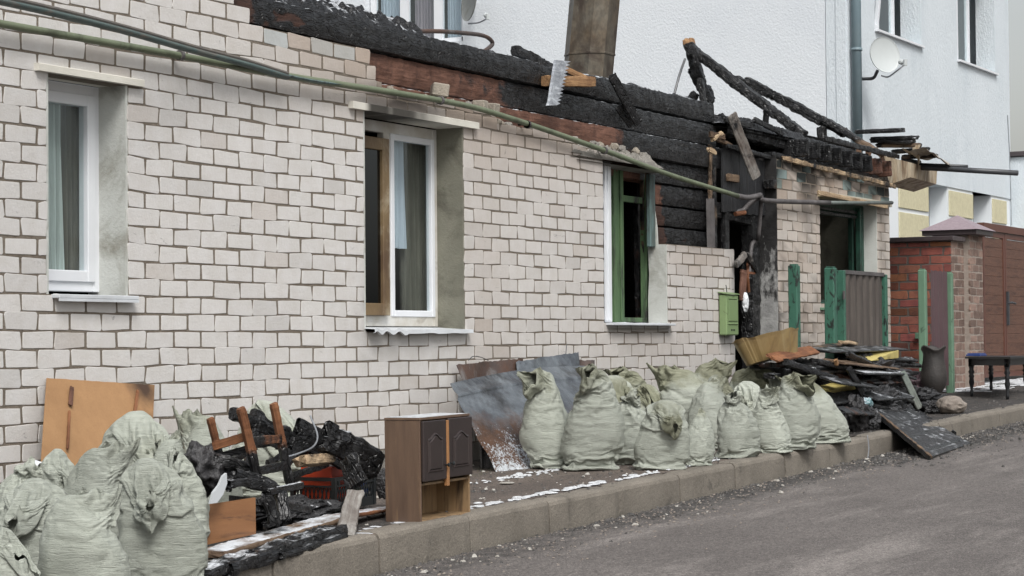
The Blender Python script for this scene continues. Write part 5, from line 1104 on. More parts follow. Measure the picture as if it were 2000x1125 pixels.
bth('charred_plank', P(520, 1090, -1.92), P(668, 1044, -1.84), .03, .12, 'flat reddish-black plank end nearest the grey upright plank', 'plank', 'charred planks on the pavement edge', mixv=.15, col='red', snow=.12, rough=.01, rag=.1, seed=55)
bth('charred_plank', P(405, 1100, -1.8), P(600, 1040, -1.7), .05, .15, 'black plank wedged right under the splintered snowy plank', 'plank', 'charred planks on the pavement edge', mixv=-.15, snow=.1, rough=.012, rag=.1, seed=56)
bth('charred_plank', P(600, 1010, -1.3), P(700, 1016, -1.5), .03, .10, 'dark red flat board under the front of the crate', 'board', mixv=.5, col='red', rough=.008, seed=57)
bth('red_board', P(690, 1050, -1.84), P(822, 1018, -1.78), .03, .17, 'reddish-brown flat board with snow on it, lying before the cabinet', 'board', mixv=.95, col='red', snow=.75, rough=.006, rag=.07, seed=58)
bth('grey_plank', P(672, 1053, -1.86), P(696, 955, -1.66), .085, .022, 'weathered grey short plank standing upright against the burnt slab', 'plank', mixv=1.1, col='grey', rough=.008, rag=.05, seed=59, hint=(1, -.6, 0))
# ------------------------------------------------------------------ cabinet
FL, FRr, BL = aG(822, 1022), aG(919, 1002), aG(781, 1014)
cx_ = (FRr-FL); Wd = np.linalg.norm(cx_[:2]); cx_ = cx_/Wd; dy = BL-FL; dy -= cx_*(dy@cx_)/(cx_@cx_); Dp = np.linalg.norm(dy[:2]); cy_ = dy/Dp
kpm = FP/((FL-CAM)@FW); Hc = 200/kpm
t = thing('kitchen_cabinet', FL, 'small scorched wooden kitchen wall cabinet with two dark arched doors, standing on the kerb', 'cabinet')
Wc = Matrix([[cx_[i], cy_[i], (0, 0, 1)[i], FL[i]] for i in range(3)]+[[0, 0, 0, 1]])
cab = surf('scorched_cabinet_veneer', (.15, .095, .062), (.08, .05, .035), 1.6, .5, .001, 30., stretch=(7, 7, 1), dirt=(.33, .21, .11), dsc=1.3, dlo=.55, dhi=.8)
cin = surf('smoky_veneer', (.29, .195, .105), (.19, .12, .06), 2.2, .6, .001, 30., stretch=(9, 9, 1), dirt=(.035, .022, .014), dsc=1.7, dlo=.5, dhi=.68)
drm = surf('dark_brown_door', (.022, .015, .014), (.035, .024, .022), 3., .45, .001, 30.)
def cb(name, a, b, m, bev=.002): mb = MB(); mb.box(a, b, 0, bev); return mb.build(name, m, t, Wc)
th = .014
cb('side_panel', (0, 0, 0), (th, Dp, Hc), cab); cb('side_panel', (Wd-th, 0, 0), (Wd, Dp, Hc), cin); cb('bottom', (th, 0, 0), (Wd-th, Dp-.01, th), cin); cb('back_panel', (th, Dp-.012, 0), (Wd-th, Dp-.004, Hc-.01), cin)
cb('top', (-.003, -.003, Hc+.001), (Wd+.003, Dp, Hc+th), M['snow'] if 0 else cab); cb('shelf', (th, .004, Hc*.36), (Wd-th, Dp-.013, Hc*.36+th), cin); cb('divider', (Wd*.49-.012, -.022, Hc*.33), (Wd*.49+.012, 0, Hc-.01), surf('raw_strip', (.36, .18, .07), (.28, .13, .05), 4., .6, .001, 30.))
mbs = MB(); nn = 12
V = [(Wd*i/nn, Dp*j/8, Hc+th+.002+.004*float(vn(np.array([i*.7, j*.8, 1.]), 2))*(0 < i < nn and 0 < j < 8)) for i in range(nn+1) for j in range(9)]
mesh('snow_cover', V, [(i*9+j, (i+1)*9+j, (i+1)*9+j+1, i*9+j+1) for i in range(nn) for j in range(8)], M['snow'], t, Wc)
def door(x0, x1, z0, z1, hand):
    w_, h_ = x1-x0, z1-z0; f = .02*w_/.12
    mb = MB(); mb.box((x0, -.02, z0), (x1, -.002, z1), 0, .004); d = mb.build('door', drm, t, Wc)
    def arch(i0, y): 
        a, b = x0+f+i0, x1-f-i0; zb, zt = z0+f*1.1+i0, z1-f*1.6-i0; P_ = [(a, y, zb), (b, y, zb), (b, y, zt-.03)]
        for k in range(13):
            u = 1-k/12; s = abs(u-.5)*2; P_.append((a+(b-a)*u, y, zt-.03+.03*(.5+.5*math.cos(math.pi*min(1, s*1.05)))))
        P_.append((a, y, zt-.03)); return P_
    for (i0, i1, y0, y1, nm) in ((0, .008, -.0205, -.026, 'moulding'), (.014, .020, -.0205, -.027, 'raised_panel')):
        A1, A2 = arch(i0, y0), arch(i1, y1); n = len(A1); mb = MB(); V = A1+A2
        F = [(k, (k+1) % n, (k+1) % n+n, k+n) for k in range(n)]
        if nm == 'raised_panel': F.append(tuple(range(n, 2*n)))
        else:
            A3 = arch(i1+.005, y0); V += A3; F += [(k+n, (k+1) % n+n, (k+1) % n+2*n, k+2*n) for k in range(n)]
        mb.add(V, F); mb.build(nm, drm, d, Wc)
    mb = MB(); kx = x1-.012 if hand else x0+.012; mb.lathe([(.0, .0), (.005, .0), (.005, .012), (.011, .016), (.011, .022), (0, .026)], 12); mb.V = [(kx+v[0], -.021-v[2], z0+h_*.24+v[1]) for v in mb.V]; mb.build('knob', M['blackp'], d, Wc)
door(.006, Wd*.49-.014, Hc*.40, Hc-.004, True); door(Wd*.49+.014, Wd-.002, Hc*.41, Hc-.001, False)
# ------------------------------------------------------------------ metal sheets against the wall
def galv():
    m, tt_, b = newmat('burnt_galvanised_sheet'); n = N(tt_); co = n.co(rnd=False)
    col = n.mix(n.ramp(n.noise(co, 4., 6., .7, .5), [(.35, 0.), (.65, 1.)]), (.21, .235, .255), (.085, .095, .11))
    sep = n.n('SeparateXYZ', {0: co}).outputs
    col = n.mix(n.ramp(n.ma(sep[2], n.ma(n.noise(co, 3., 5., .7), .45), 'SUBTRACT'), [(.0, 1.), (.12, 0.)]), col, (.12, .065, .04))
    k2 = n.ma(n.ma(sep[2], .55, 'SUBTRACT'), n.ma(n.ma(sep[0], 12.35, 'SUBTRACT'), .9), 'SUBTRACT')
    col = n.mix(n.ramp(n.ma(k2, n.ma(n.noise(co, 7., 5., .7), .3), 'ADD'), [(.15, 0.), (.35, 1.)]), col, (.17, .34, .36))
    dk = n.ramp(n.noise(co, 2.2, 6., .7), [(.5, 0.), (.68, 1.)]); col = n.mix(dk, col, (.03, .028, .028))
    fr = n.ma(n.noise(co, 60., 4., .8), n.ma(n.ramp(n.ma(sep[2], n.noise(co, 3., 3., .6), 'ADD'), [(.45, 1.), (.80, 0.)]), .32), 'ADD')
    col = n.mix(n.ramp(fr, [(.72, 0.), (.80, 1.)]), col, (.62, .66, .7))
    link(tt_, col, b.inputs['Base Color']); b.inputs['Metallic'].default_value = .45; link(tt_, n.ramp(n.noise(co, 6., 4.), [(.3, .32), (.7, .6)]), b.inputs['Roughness'])
    link(tt_, n.bump(n.noise(co, 9., 5., .7), .03, .7), b.inputs['Normal']); return m
M['galv'] = galv()
tl, tr_, br_, bl = P(879, 749, -.22), P(1142, 714, -.2), aG(1075, 912), aG(968, 922)
br_[2] += .0
def sh(u, w): 
    b = .05*np.sin(math.pi*w)*(1-.4*u); cr_ = .03*(fbm(np.stack([u*5, w*5, 0*u], -1), 3)-.5)+.02*np.exp(-((w-.12)/.03)**2)
    up = .05*np.sin(math.pi*u)*(1-w)
    return np.stack([-.06*np.sin(math.pi*w)*(1-u), -b-cr_, up*.6-.02*np.sin(math.pi*w)*(1-u)], -1)
tag(sheet('metal_sheet', [tl, tr_, br_, bl], 60, 60, sh, M['galv'], .002), 'large scorched grey-blue metal sheet leaning against the wall behind the first tall sacks', 'metal sheet')
def sh2(u, w): return np.stack([0*u, -.02*np.sin(u*9+w*2), .012*(vn(np.stack([u*30, w*3, 0*u], -1), 5)-.5)], -1)
tag(sheet('metal_sheet', [P(892, 712, -.06), P(1020, 700, -.06), aY(1025, 790, -.12), aY(915, 790, -.12)], 40, 30, sh2, M['rust'], .004), 'rusty dark sheet edge showing left behind the big metal sheet', 'metal sheet')
tag(sheet('metal_sheet', [P(1008, 706, -.10), P(1128, 688, -.10), aY(1150, 820, -.3), aY(1020, 850, -.3)], 30, 24, sh2, M['galv'], .003), 'grey metal sheet standing behind the big metal sheet at its upper middle', 'metal sheet')
tag(sheet('metal_sheet', [P(1118, 702, -.05), P(1160, 704, -.05), aY(1160, 830, -.25), aY(1110, 830, -.25)], 20, 20, sh2, M['rust'], .01), 'brown rusted sheet with frayed top at the right end of the sheets', 'metal sheet')
tag(sheet('black_gap_sheet', [P(930, 790, -.15), P(985, 800, -.2), aG(975, 915), aG(938, 915)], 16, 20, sh2, M['char_plain'], .02), 'black filler sheet in the gap between the cabinet and the metal sheet', 'panel')  # plain black sheet filling the gap left of the metal sheet
mb = MB(); mb.tube([P(1105, 694, -.1), P(1107, 672, -.09)], .004, 5); tag(mb.build('nail', M['dark_metal']), 'long nail sticking up from the top of the metal sheets', 'nail')
mb = MB(); mb.tube(spline([P(915, 704, -.07), P(924, 696, -.08), P(940, 698, -.08), P(954, 704, -.07)], 5), .003, 5); tag(mb.build('loose_wire', M['dark_metal']), 'thin wire arching over the top left of the rusty sheets', 'wire')
# ================================================================== RIGHT HEAP
core = [((1560, 740), -.9, (.5, .25, .14), 'under the yellow tub'), ((1665, 745), -1.0, (.8, .30, .20), 'in the middle of the right heap'), ((1650, 815), -1.45, (.28, .16, .15), 'on the kerb beside the last sack'), ((1700, 800), -1.35, (.55, .22, .17), 'under the charred door panel'), ((1780, 790), -1.1, (.45, .25, .15), 'behind the fallen door panel')]
for i, (p, Yq, sz, wh) in enumerate(core): tag(lump('burnt_rubble', P(*p, Yq), sz, None, M['char_plain'] if i in (0, 1) else M['char_mass'], 70+i, 56, .5, None, 4., .9), 'black burnt rubble mass '+wh, 'rubble', 'burnt rubble of the right heap')
# yellow tub
t = thing('plastic_tub', P(1500, 715, -1.15), 'smoke-stained yellow plastic tub tipped on top of the burnt heap', 'tub')
ym = surf('smoked_yellow_plastic', (.36, .27, .13), (.27, .18, .07), 2.5, .42, .002, 25., dirt=(.09, .045, .02), dsc=2.3, dlo=.52, dhi=.72)
def tub():
    a, b, c, d = P(1436, 664, -1.15), P(1562, 638, -1.25), P(1561, 688, -1.22), P(1462, 712, -1.12); V = []; n = 64; bkv = np.array([.27, .15, -.03]); n2 = 8
    for j in range(n2+1):
        w_ = j/n2; L0 = a*(1-w_)+d*w_; R0 = b*(1-w_)+c*w_; R0 = R0+np.array([0, 0, 0]); dep = 1-.25*w_
        for i in range(n):
            an = 2*math.pi*i/n; e = .55; x = math.copysign(abs(math.cos(an))**e, math.cos(an)); y = math.copysign(abs(math.sin(an))**e, math.sin(an))
            q = L0*(1-(x+1)/2)+R0*((x+1)/2)+bkv*dep*((y+1)/2)
            q = q+np.array([0, 1, 0])*(.012*(abs(math.sin(an*9))) if y < -.9 else 0)
            if j == 0: q[2] += .006*math.sin(an*5+1)+.004*math.sin(an*11); q = q+(q-(a+b)/2-bkv/2)*.03
            V.append(q)
    F = [(j*n+i, j*n+(i+1) % n, (j+1)*n+(i+1) % n, (j+1)*n+i) for j in range(n2) for i in range(n)]+[tuple(n2*n+i for i in range(n))]
    V2 = [v*1. for v in V]; cen = np.mean(V, 0)
    k = len(V); V += [v+(cen-v)*.03 for v in V2]; F += [tuple(k+q for q in f)[::-1] for f in F]; F += [(i, k+i, k+(i+1) % n, (i+1) % n) for i in range(n)]
    mesh('tub_shell', V, F, ym, t)
tub()
def hp(name, a, b, w_, t_, lab, cat='board', Y0=-1.3, Y1=None, **k):
    return bth(name, P(*a, Y0), P(*b, Y0 if Y1 is None else Y1), w_, t_, lab, cat, k.pop('group', 'burnt boards of the right heap'), **k)
UPV = (0, -.25, 1)
hp('charred_board', (1587, 684), (1742, 679), .02, .34, 'black blistered door-like board lying flat on top of the right heap', Y0=-1.1, Y1=-.9, mixv=-.15, rough=.004, rag=.03, seed=81, hint=(.1, -.12, 1), snow=.15)
hp('edge_board', (1590, 680), (1672, 667), .018, .06, 'thin board with pale broken edge, the highest strip of the right heap', Y0=-.95, Y1=-.85, mixv=.5, col='tan', rough=.006, rag=.05, seed=82, hint=UPV)
hp('edge_board', (1672, 670), (1640, 668), .02, .06, 'short pale splintered end lying over the black flat board', Y0=-.9, mixv=.7, col='pale', rough=.008, rag=.05, seed=102, hint=UPV)
hp('orange_plank', (1506, 700), (1592, 683), .022, .12, 'long orange-brown plank edge sloping below the yellow tub', Y0=-1.25, Y1=-1.15, mixv=.9, col='orange', rough=.005, rag=.05, seed=83, hint=(0, -.6, 1))
yb = MB(); yb.prism([P(1674, 694, -1.12), P(1702, 705, -1.22), P(1755, 699, -1.1), P(1755, 684, -1.1), P(1731, 680, -.95), P(1676, 690, -1.05)], (.10, .14, .02)); tag(yb.build('foam_block', M['yellow']), 'yellow foam block under the top black board on the right', 'foam block', 'yellow foam blocks')
hp('foam_strip', (1607, 766), (1668, 749), .07, .12, 'yellow foam strip sloping up from behind the last sack', 'foam strip', Y0=-1.35, Y1=-1.25, mat=M['yellow'], rough=.004, seed=84, hint=(0, -.4, 1))
hp('foam_strip', (1676, 761), (1714, 774), .05, .10, 'small yellow foam strip right of the upright reddish plank', 'foam strip', Y0=-1.3, mat=M['yellow'], rough=.004, seed=85, hint=(0, -.4, 1))
hp('foam_strip', (1598, 740), (1640, 742), .04, .10, 'yellow foam sliver behind the charred beams above the last sack', 'foam strip', Y0=-1.1, mat=M['yellow'], rough=.006, seed=86, hint=(0, -.4, 1))
hp('charred_beam', (1530, 706), (1632, 742), .05, .06, 'straight black beam sloping down right across the middle of the heap', Y0=-1.3, Y1=-1.4, mixv=-.15, rough=.008, seed=87, snow=.15)
hp('charred_beam', (1590, 705), (1660, 721), .04, .06, 'black beam end just below the flat blistered board', Y0=-1.3, mixv=-.1, rough=.008, seed=88, snow=.15)
hp('charred_beam', (1520, 727), (1575, 745), .06, .08, 'lumpy charred beam right behind the olive sack tops', Y0=-1.2, mixv=.0, rough=.016, seed=89, snow=.3)
hp('brown_board', (1629, 706), (1737, 717), .018, .22, 'flat brown wooden board in the middle right of the heap', Y0=-1.35, Y1=-1.2, mixv=.9, col='tan', rough=.004, rag=.04, seed=90, hint=(0, -.2, 1))
hp('brown_edge', (1631, 700), (1635, 714), .03, .03, 'stub of raw wood standing at the left end of the brown board', 'stub', Y0=-1.4, mixv=1., col='raw', rough=.006, seed=91, hint=(1, 0, 0))
hp('charred_board', (1668, 726), (1758, 727), .02, .22, 'grey ash-topped board below the brown one', Y0=-1.4, Y1=-1.25, mixv=-.05, snow=.5, rough=.005, seed=92, hint=(0, -.2, 1))
hp('charred_board', (1690, 745), (1764, 744), .02, .16, 'thin reddish board edge under the ash-topped board', Y0=-1.35, Y1=-1.2, mixv=.5, col='red', rough=.006, seed=93, hint=(0, -.2, 1))
hp('upright_plank', (1657, 717), (1686, 772), .06, .03, 'half red, half black plank standing on end at the front of the heap', 'plank', Y0=-1.5, Y1=-1.55, mixv=.35, col='red', rough=.006, seed=94, hint=(1, -.5, .3))
hp('teal_plank', (1760, 723), (1797, 800), .075, .03, 'grey-green plank leaning on the right side of the heap', 'plank', Y0=-1.35, Y1=-1.5, mat=surf('faded_green_wood', (.10, .13, .115), (.16, .165, .145), 4., .7, .004, 30., stretch=(.6, 6, 6), dirt=(.05, .05, .045), dsc=4.), rough=.003, seed=95, hint=(1, -.5, .3))
hp('charred_board', (1700, 758), (1770, 752), .03, .2, 'black board jutting right behind the grey-green plank', Y0=-1.2, Y1=-1.1, mixv=-.15, rough=.008, seed=96, hint=UPV)
hp('charred_board', (1720, 706), (1790, 712), .03, .15, 'charred board pointing right towards the clean green posts', Y0=-1.0, Y1=-.9, mixv=-.15, rough=.012, rag=.08, seed=97, hint=UPV, snow=.1)
hp('brown_stick', (1643, 786), (1692, 790), .03, .05, 'brown stick below the yellow foam strip', 'stick', Y0=-1.5, mixv=.8, col='orange', rough=.006, seed=98)
hp('red_fragment', (1490, 713), (1552, 712), .03, .10, 'reddish scorched fragment just below the yellow tub', 'fragment', Y0=-1.15, mixv=.5, col='red', rough=.012, rag=.06, seed=99, snow=.2)
hp('grey_fragment', (1545, 724), (1592, 723), .03, .12, 'ash-grey curled fragment behind the rightmost olive sack tops', 'fragment', Y0=-1.25, mixv=.0, snow=.6, rough=.014, rag=.06, seed=100)
hp('pale_fragment', (1588, 722), (1618, 728), .03, .12, 'pale wooden fragment lying among the black beams', 'fragment', Y0=-1.2, mixv=.9, col='pale', rough=.008, rag=.05, seed=101, hint=UPV)
FR = [((1470, 716), (1530, 722), -1.0, .03, .09, -.15, 'brown', .2, 'black fragment just right of the wall corner under the tub'), ((1500, 735), (1560, 728), -1.15, .04, .1, -.1, 'brown', .4, 'snow-dusted black fragment directly behind the olive sack mouths'),
((1560, 716), (1625, 708), -1.05, .03, .1, .1, 'red', 0, 'dark reddish fragment under the long orange-brown plank'), ((1545, 700), (1600, 712), -1.0, .03, .08, -.15, 'brown', 0, 'black fragment between the yellow tub and the flat blistered board'),
((1600, 750), (1650, 738), -1.2, .04, .1, -.15, 'brown', .15, 'black fragment just above the sloping yellow foam strip'), ((1640, 736), (1700, 742), -1.25, .025, .12, .5, 'red', 0, 'reddish fragment under the brown wooden board'),
((1655, 748), (1720, 740), -1.3, .03, .1, -.1, 'brown', .3, 'frosted black fragment behind the half red upright plank'), ((1700, 735), (1762, 738), -1.1, .03, .1, -.15, 'brown', 0, 'black fragment behind the top of the grey-green plank'),
((1690, 772), (1748, 764), -1.35, .035, .08, -.15, 'brown', .1, 'black fragment above the small black square box'), ((1620, 770), (1660, 780), -1.4, .03, .08, -.1, 'brown', 0, 'black fragment under the lower end of the yellow foam strip'),
((1660, 700), (1720, 706), -1.15, .025, .1, .3, 'tan', 0, 'scorched tan fragment directly under the yellow foam block'), ((1735, 700), (1790, 703), -1.0, .02, .08, -.15, 'brown', .3, 'frosted thin fragment reaching towards the left clean green post'),
((1745, 735), (1788, 728), -1.1, .03, .08, -.15, 'brown', 0, 'black fragment right of the grey-green plank top'), ((1590, 728), (1650, 722), -1.25, .02, .12, .4, 'tan', 0, 'scorched tan fragment crossing the straight black beam'),
((1575, 760), (1612, 752), -1.25, .03, .08, -.15, 'brown', .3, 'frosted black fragment peeping over the last sack'), ((1700, 790), (1742, 800), -1.55, .03, .07, -.15, 'brown', 0, 'black fragment at the upper edge of the fallen door')]
for i, (a, b, Yq, w_, t_, mv, cl, sn_, lb) in enumerate(FR): bth('board_fragment', P(*a, Yq-.05), P(*b, Yq+.05), w_, t_, lb, 'board fragment', 'fragments in the right heap', mixv=mv, col=cl, snow=sn_, rough=.008, rag=.06, seed=110+i, hint=((i % 5-2)*.12, -.1*(i % 6), 1), nseg=18)
for i, (a, b, Yq, w_, t_, mv, cl, sn_, hx, lb) in enumerate([
 ((1618, 742), (1700, 752), -1.5, .02, .20, -.15, 'brown', .2, (.1, -.3, 1), 'broad flat charred board behind the half red upright plank'),
 ((1690, 775), (1768, 770), -1.5, .022, .20, -.12, 'brown', .25, (0, -.35, 1), 'broad flat charred board resting on the small black square box'),
 ((1610, 782), (1690, 770), -1.5, .025, .16, -.1, 'brown', .1, (.2, -.5, 1), 'charred board sloping up right above the brown stick'),
 ((1540, 716), (1640, 724), -1.2, .03, .14, -.15, 'brown', .25, (0, -.3, 1), 'long charred board lying left of the brown wooden board'),
 ((1655, 690), (1700, 712), -1.3, .05, .03, .2, 'red', 0, (1, -.4, .3), 'narrow reddish slat hanging from under the blistered board'),
 ((1715, 715), (1775, 735), -1.25, .022, .18, -.1, 'brown', .2, (.1, -.4, 1), 'charred board tipped right over the ash-topped board'),
 ((1745, 770), (1800, 792), -1.4, .03, .14, -.12, 'brown', .15, (.2, -.4, 1), 'charred board sliding down right behind the grey-green plank foot'),
 ((1635, 800), (1700, 806), -1.72, .02, .12, .3, 'red', 0, (0, -.5, 1), 'dark red board on the ground beside the black plastic bundle')]):
    bth('charred_board', P(*a, Yq-.04), P(*b, Yq+.04), w_, t_, lb, 'board', 'burnt boards of the right heap', mixv=mv, col=cl, snow=sn_, rough=.006, rag=.05, seed=210+i, hint=hx)
mb = MB(); p = P(1730, 790, -1.45); mb.box(p+[-.085, 0, 0], p+[.085, .12, .13], 0, .008); tag(mb.build('burnt_box', M['char_plain']), 'small black square box at the front right of the heap', 'box')
# fallen door panel sloping onto the road
A_, B_ = P(1707, 800, -1.62), P(1757, 787, -1.35); C_ = aY(1898, 872, -2.35); D_ = aY(1818, 882, -2.55)
for q in (C_, D_): q[2] = rz(q[0])+.03
C_ = CAM+ray(1897, 866)*((C_-CAM)@FW); 
t = thing('door_panel', A_, 'charred snow-dusted panelled door sloping from the heap down over the kerb', 'door')
dm = M['wood']
def dpl():
    n, m = 60, 26; U = np.linspace(0, 1, n)[:, None, None]; W = np.linspace(0, 1, m)[None, :, None]; V = (A_*(1-U)+D_*U)*(1-W)+(B_*(1-U)+C_*U)*W
    N_ = np.cross(D_-A_, B_-A_); N_ /= np.linalg.norm(N_); N_ *= np.sign(N_[2]); u, w_ = U[..., 0]+0*W[..., 0], W[..., 0]+0*U[..., 0]
    gr = -.012*(np.exp(-((u-.33)/.015)**2)+np.exp(-((u-.62)/.015)**2)+np.exp(-((u-.9)/.015)**2))*((w_ > .08) & (w_ < .92))
    V = V+N_*(gr+.008*(fbm(np.stack([u*20, w_*8, 0*u], -1), 4)-.5))[..., None]; k = n*m; V2 = V-N_*.035
    F = []
    for i in range(n-1):
        for j in range(m-1): F += [(i*m+j, (i+1)*m+j, (i+1)*m+j+1, i*m+j+1), (k+i*m+j, k+i*m+j+1, k+(i+1)*m+j+1, k+(i+1)*m+j)]
    for i in range(n-1): F += [(i*m, k+i*m, k+(i+1)*m, (i+1)*m), (i*m+m-1, (i+1)*m+m-1, k+(i+1)*m+m-1, k+i*m+m-1)]
    for j in range(m-1): F += [(j, j+1, k+j+1, k+j), ((n-1)*m+j, k+(n-1)*m+j, k+(n-1)*m+j+1, (n-1)*m+j+1)]
    VV = np.r_[V.reshape(-1, 3), V2.reshape(-1, 3)]
    mesh('leaf', VV, F, dm, t, None, False, dict(mixv=np.full(len(VV), -.2), snow=np.full(len(VV), .17)))
    o = beam('edge_strip', A_+[0, -.012, -.01], D_+[0, -.012, -.01], .016, .02, t, mixv=.7, col='tan', rough=.005, rag=.05)
dpl()
bth('crust_strip', P(1740, 782, -1.25), P(1862, 852, -1.98), .06, .10, 'knobbly crusted strip lying along the right edge of the fallen door', 'strip', mixv=.05, col='grey', rough=.03, rag=.1, seed=140, snow=.15, kk=6)
for i, (p, Yq, sz, mt, lab) in enumerate([((1800, 762), -1.0, (.17, .13, .15), M['pinkrag'], 'mound of scorched pinkish patterned cloth before the green posts'), ((1826, 802), -1.5, (.09, .08, .075), M['char_plain'], 'dark stone-like lump between the fallen door and the boulder'), ((1672, 812), -1.6, (.13, .10, .14), M['char_plain'], 'crumpled black plastic bundle right of the last sack'), ((1700, 822), -1.68, (.10, .08, .10), M['char_mass'], 'tangled burnt clump hanging over the kerb'), ((1688, 790), -1.6, (.11, .05, .05), M['galv'], 'crumpled grey foil on the black plastic bundle')]):
    tag(lump('burnt_bundle', P(*p, Yq), sz, None, mt, 150+i, 36, .45, None, 3.2, .9, None, i in (0, 2)), lab, 'bundle')
# urn
p = aG(1840, 796); k = FP/((p-CAM)@FW); hh = 118/k
prof = [(0, 0), (.62, 0), (.64, .05), (.5, .08), (.47, .12), (.55, .15), (.55, .19), (.45, .22), (.66, .27), (.90, .36), (1.0, .46), (.98, .56), (.90, .68), (.80, .80), (.78, .88), (.84, .95), (.93, .975), (.93, 1.0), (.80, .985), (.66, .9), (.5, .7)]
mb = MB(); mb.lathe([(a_*.13, z_*hh) for a_, z_ in prof], 40, 0, (0, 0, 0)); V = np.array(mb.V); V[:, 2] += (.02*np.sin(np.arctan2(V[:, 1], V[:, 0])*3))*(V[:, 2] > hh*.93)
o = mesh('burnt_urn', V+(p+[0, .08, 0]), mb.F, surf('charred_urn', (.018, .016, .015), (.045, .038, .034), 5., .6, .006, 40.), None, None, True); tag(o, 'tall charred urn-shaped vase standing before the narrow corrugated strip', 'vase')
# boulder
p = aG(1877, 808); tag(lump('boulder', p+[0, .1, .075], (.17, .14, .095), None, M['stone'], 171, 40, .22, None, 1.4, .3, None, True), 'rounded brown-grey boulder on the pavement near the small table', 'boulder')
# table
lg = [aG(1898, 774), aG(1968, 780), aG(1936, 762)]; a, b, c = lg; d = b+(c-a)
t = thing('side_table', a, 'low black table with turned legs on the pavement before the gate', 'table'); zt = P(1890, 698, a[1])[2]
for q in (a, b, c, d):
    hq = zt-.10-q[2]; mb = MB(); mb.lathe([(.0, 0), (.016, 0), (.02, .04), (.014, .08), (.026, .14), (.03, hq*.45), (.022, hq*.62), (.032, hq*.68), (.02, hq*.74), (.034, hq*.82), (.022, hq*.9), (.028, hq)], 14, 0, tuple(q)); mb.box((q[0]-.026, q[1]-.026, q[2]+hq), (q[0]+.026, q[1]+.026, zt-.012), 0, .003); mb.build('leg', M['blackpaint'], t, None, True)
cen = (a+b+c+d)/4; ux = (b-a); uy = (c-a)
mb = MB(); 
for (f1, f2) in ((a, b), (c, d), (a, c), (b, d)):
    n_ = np.cross(f2-f1, [0, 0, 1]); n_ /= np.linalg.norm(n_); Z1 = np.array([0, 0, zt-.015]); q1, q2 = f1*[1, 1, 0]+Z1, f2*[1, 1, 0]+Z1; mb.prism([q1-n_*.008, q2-n_*.008, q2-n_*.008-[0, 0, .07], q1-n_*.008-[0, 0, .07]], n_*.016)
mb.build('apron', M['blackpaint'], t)
mb = MB(); e1, e2 = ux*.12, uy*.10; q = [a-e1-e2, b+e1*1.2-e2, d+e1*1.2+e2, c-e1+e2]; mb.prism([x*[1, 1, 0]+np.array([0, 0, zt-.014]) for x in q], (0, 0, .022)); mb.build('table_top', M['blackpaint'], t)
p = P(1914, 692, a[1]+.05); q_ = p-[0, 0, p[2]-zt-.009]; mb = MB(); mb.box(q_, q_+[.26, .16, .018], 0, .003); mb.box(q_+[.02, .01, .019], q_+[.25, .15, .032], 0, .002); tag(mb.build('blue_folder', M['blue']), 'blue folder lying on the black side table', 'folder')
p = aX(1790, 650, 23.98); mb = MB(); mb.box((23.92, p[1]-.07, p[2]-.07), (23.985, p[1], p[2]), 0, .004); tag(mb.build('junction_box', M['green_clean']), 'small grey-green junction box on the orange brick wall', 'junction box')
# ================================================================== THINGS ON THE HOUSE
bth('fallen_beam', P(1002, 96, .25), P(1112, 152, .2), .07, .07, 'short charred beam pointing up left before the chimney', 'beam', mixv=-.1, rough=.012, rag=.05, seed=180, snow=.1, kk=6)
bth('raw_block', P(1064, 158, .1), P(1157, 160, .05), .085, .08, 'cut block of brown raw timber lying on the log wall', 'timber block', mixv=.9, col='raw', rough=.003, rag=.006, seed=181)
bth('raw_block', P(1090, 130, .2), P(1150, 158, .12), .05, .05, 'thin raw batten propped behind the cut timber block', 'batten', mixv=.8, col='raw', rough=.003, rag=.006, seed=182)
def saw(): 
    n = 13; L_ = [(1086, 117), (1112, 121)]; a0, a1 = np.array([1100, 117.]), np.array([1082, 206.]); pts = []
    for i in range(n+1): f_ = i/n; c_ = a0*(1-f_)+a1*f_; pts.append((c_[0]-14-(1.5 if i == n else 0)+4*f_, c_[1]))
    R_ = []
    for i in range(n): f_ = i/n; c_ = a0*(1-f_)+a1*f_; R_ += [(c_[0]+15-4*f_, c_[1]+3), (c_[0]+6-2*f_, c_[1]+6.2)]
    poly = pts+R_[::-1]; mb = MB(); mb.prism([P(x, y, .0) for x, y in poly], (.0, .02, 0)); return mb.build('frosted_board', surf('frosted_char', (.40, .43, .47), (.16, .17, .19), 9., .7, .004, 40., stretch=(1, 1, 3), dirt=(.62, .66, .7), dsc=8., dlo=.5))
tag(saw(), 'frost-covered board with saw-toothed burnt edge hanging over the log wall', 'board')
bth('hanging_board', P(1192, 142, .12), P(1250, 246, .02), .085, .025, 'dark scorched board hanging diagonally over the log wall, right of the chimney', 'board', mixv=.15, col='brown', rough=.005, rag=.05, seed=183, hint=(1, -.6, .2))
bth('hanging_board', P(1206, 205, .14), P(1236, 246, .10), .08, .025, 'shorter dark board end behind the diagonal hanging board', 'board', mixv=.05, col='brown', rough=.005, rag=.03, seed=184, hint=(1, -.6, .2))
bth('hanging_board', P(1428, 222, -.0), P(1478, 349, -.06), .115, .02, 'long scorched pinkish board hanging before the charred boarding above the doorway', 'board', mixv=.62, col='grey', snow=.0, rough=.004, rag=.02, seed=185, hint=(1, -.5, .2))
def loose(px, py, Y, rz_, rx, sz, lab):
    mb = MB(); mb.box((-sz[0]/2, -sz[1]/2, 0), (sz[0]/2, sz[1]/2, sz[2]), 0, .008); p = P(px, py, Y); o = mb.build('loose_brick', M['brick_loose'], None, Matrix.Translation(Vector(p)) @ Matrix.Rotation(R(rz_), 4, 'Z') @ Matrix.Rotation(R(rx), 4, 'X')); tag(o, lab, 'brick', 'loose bricks on the wall head')
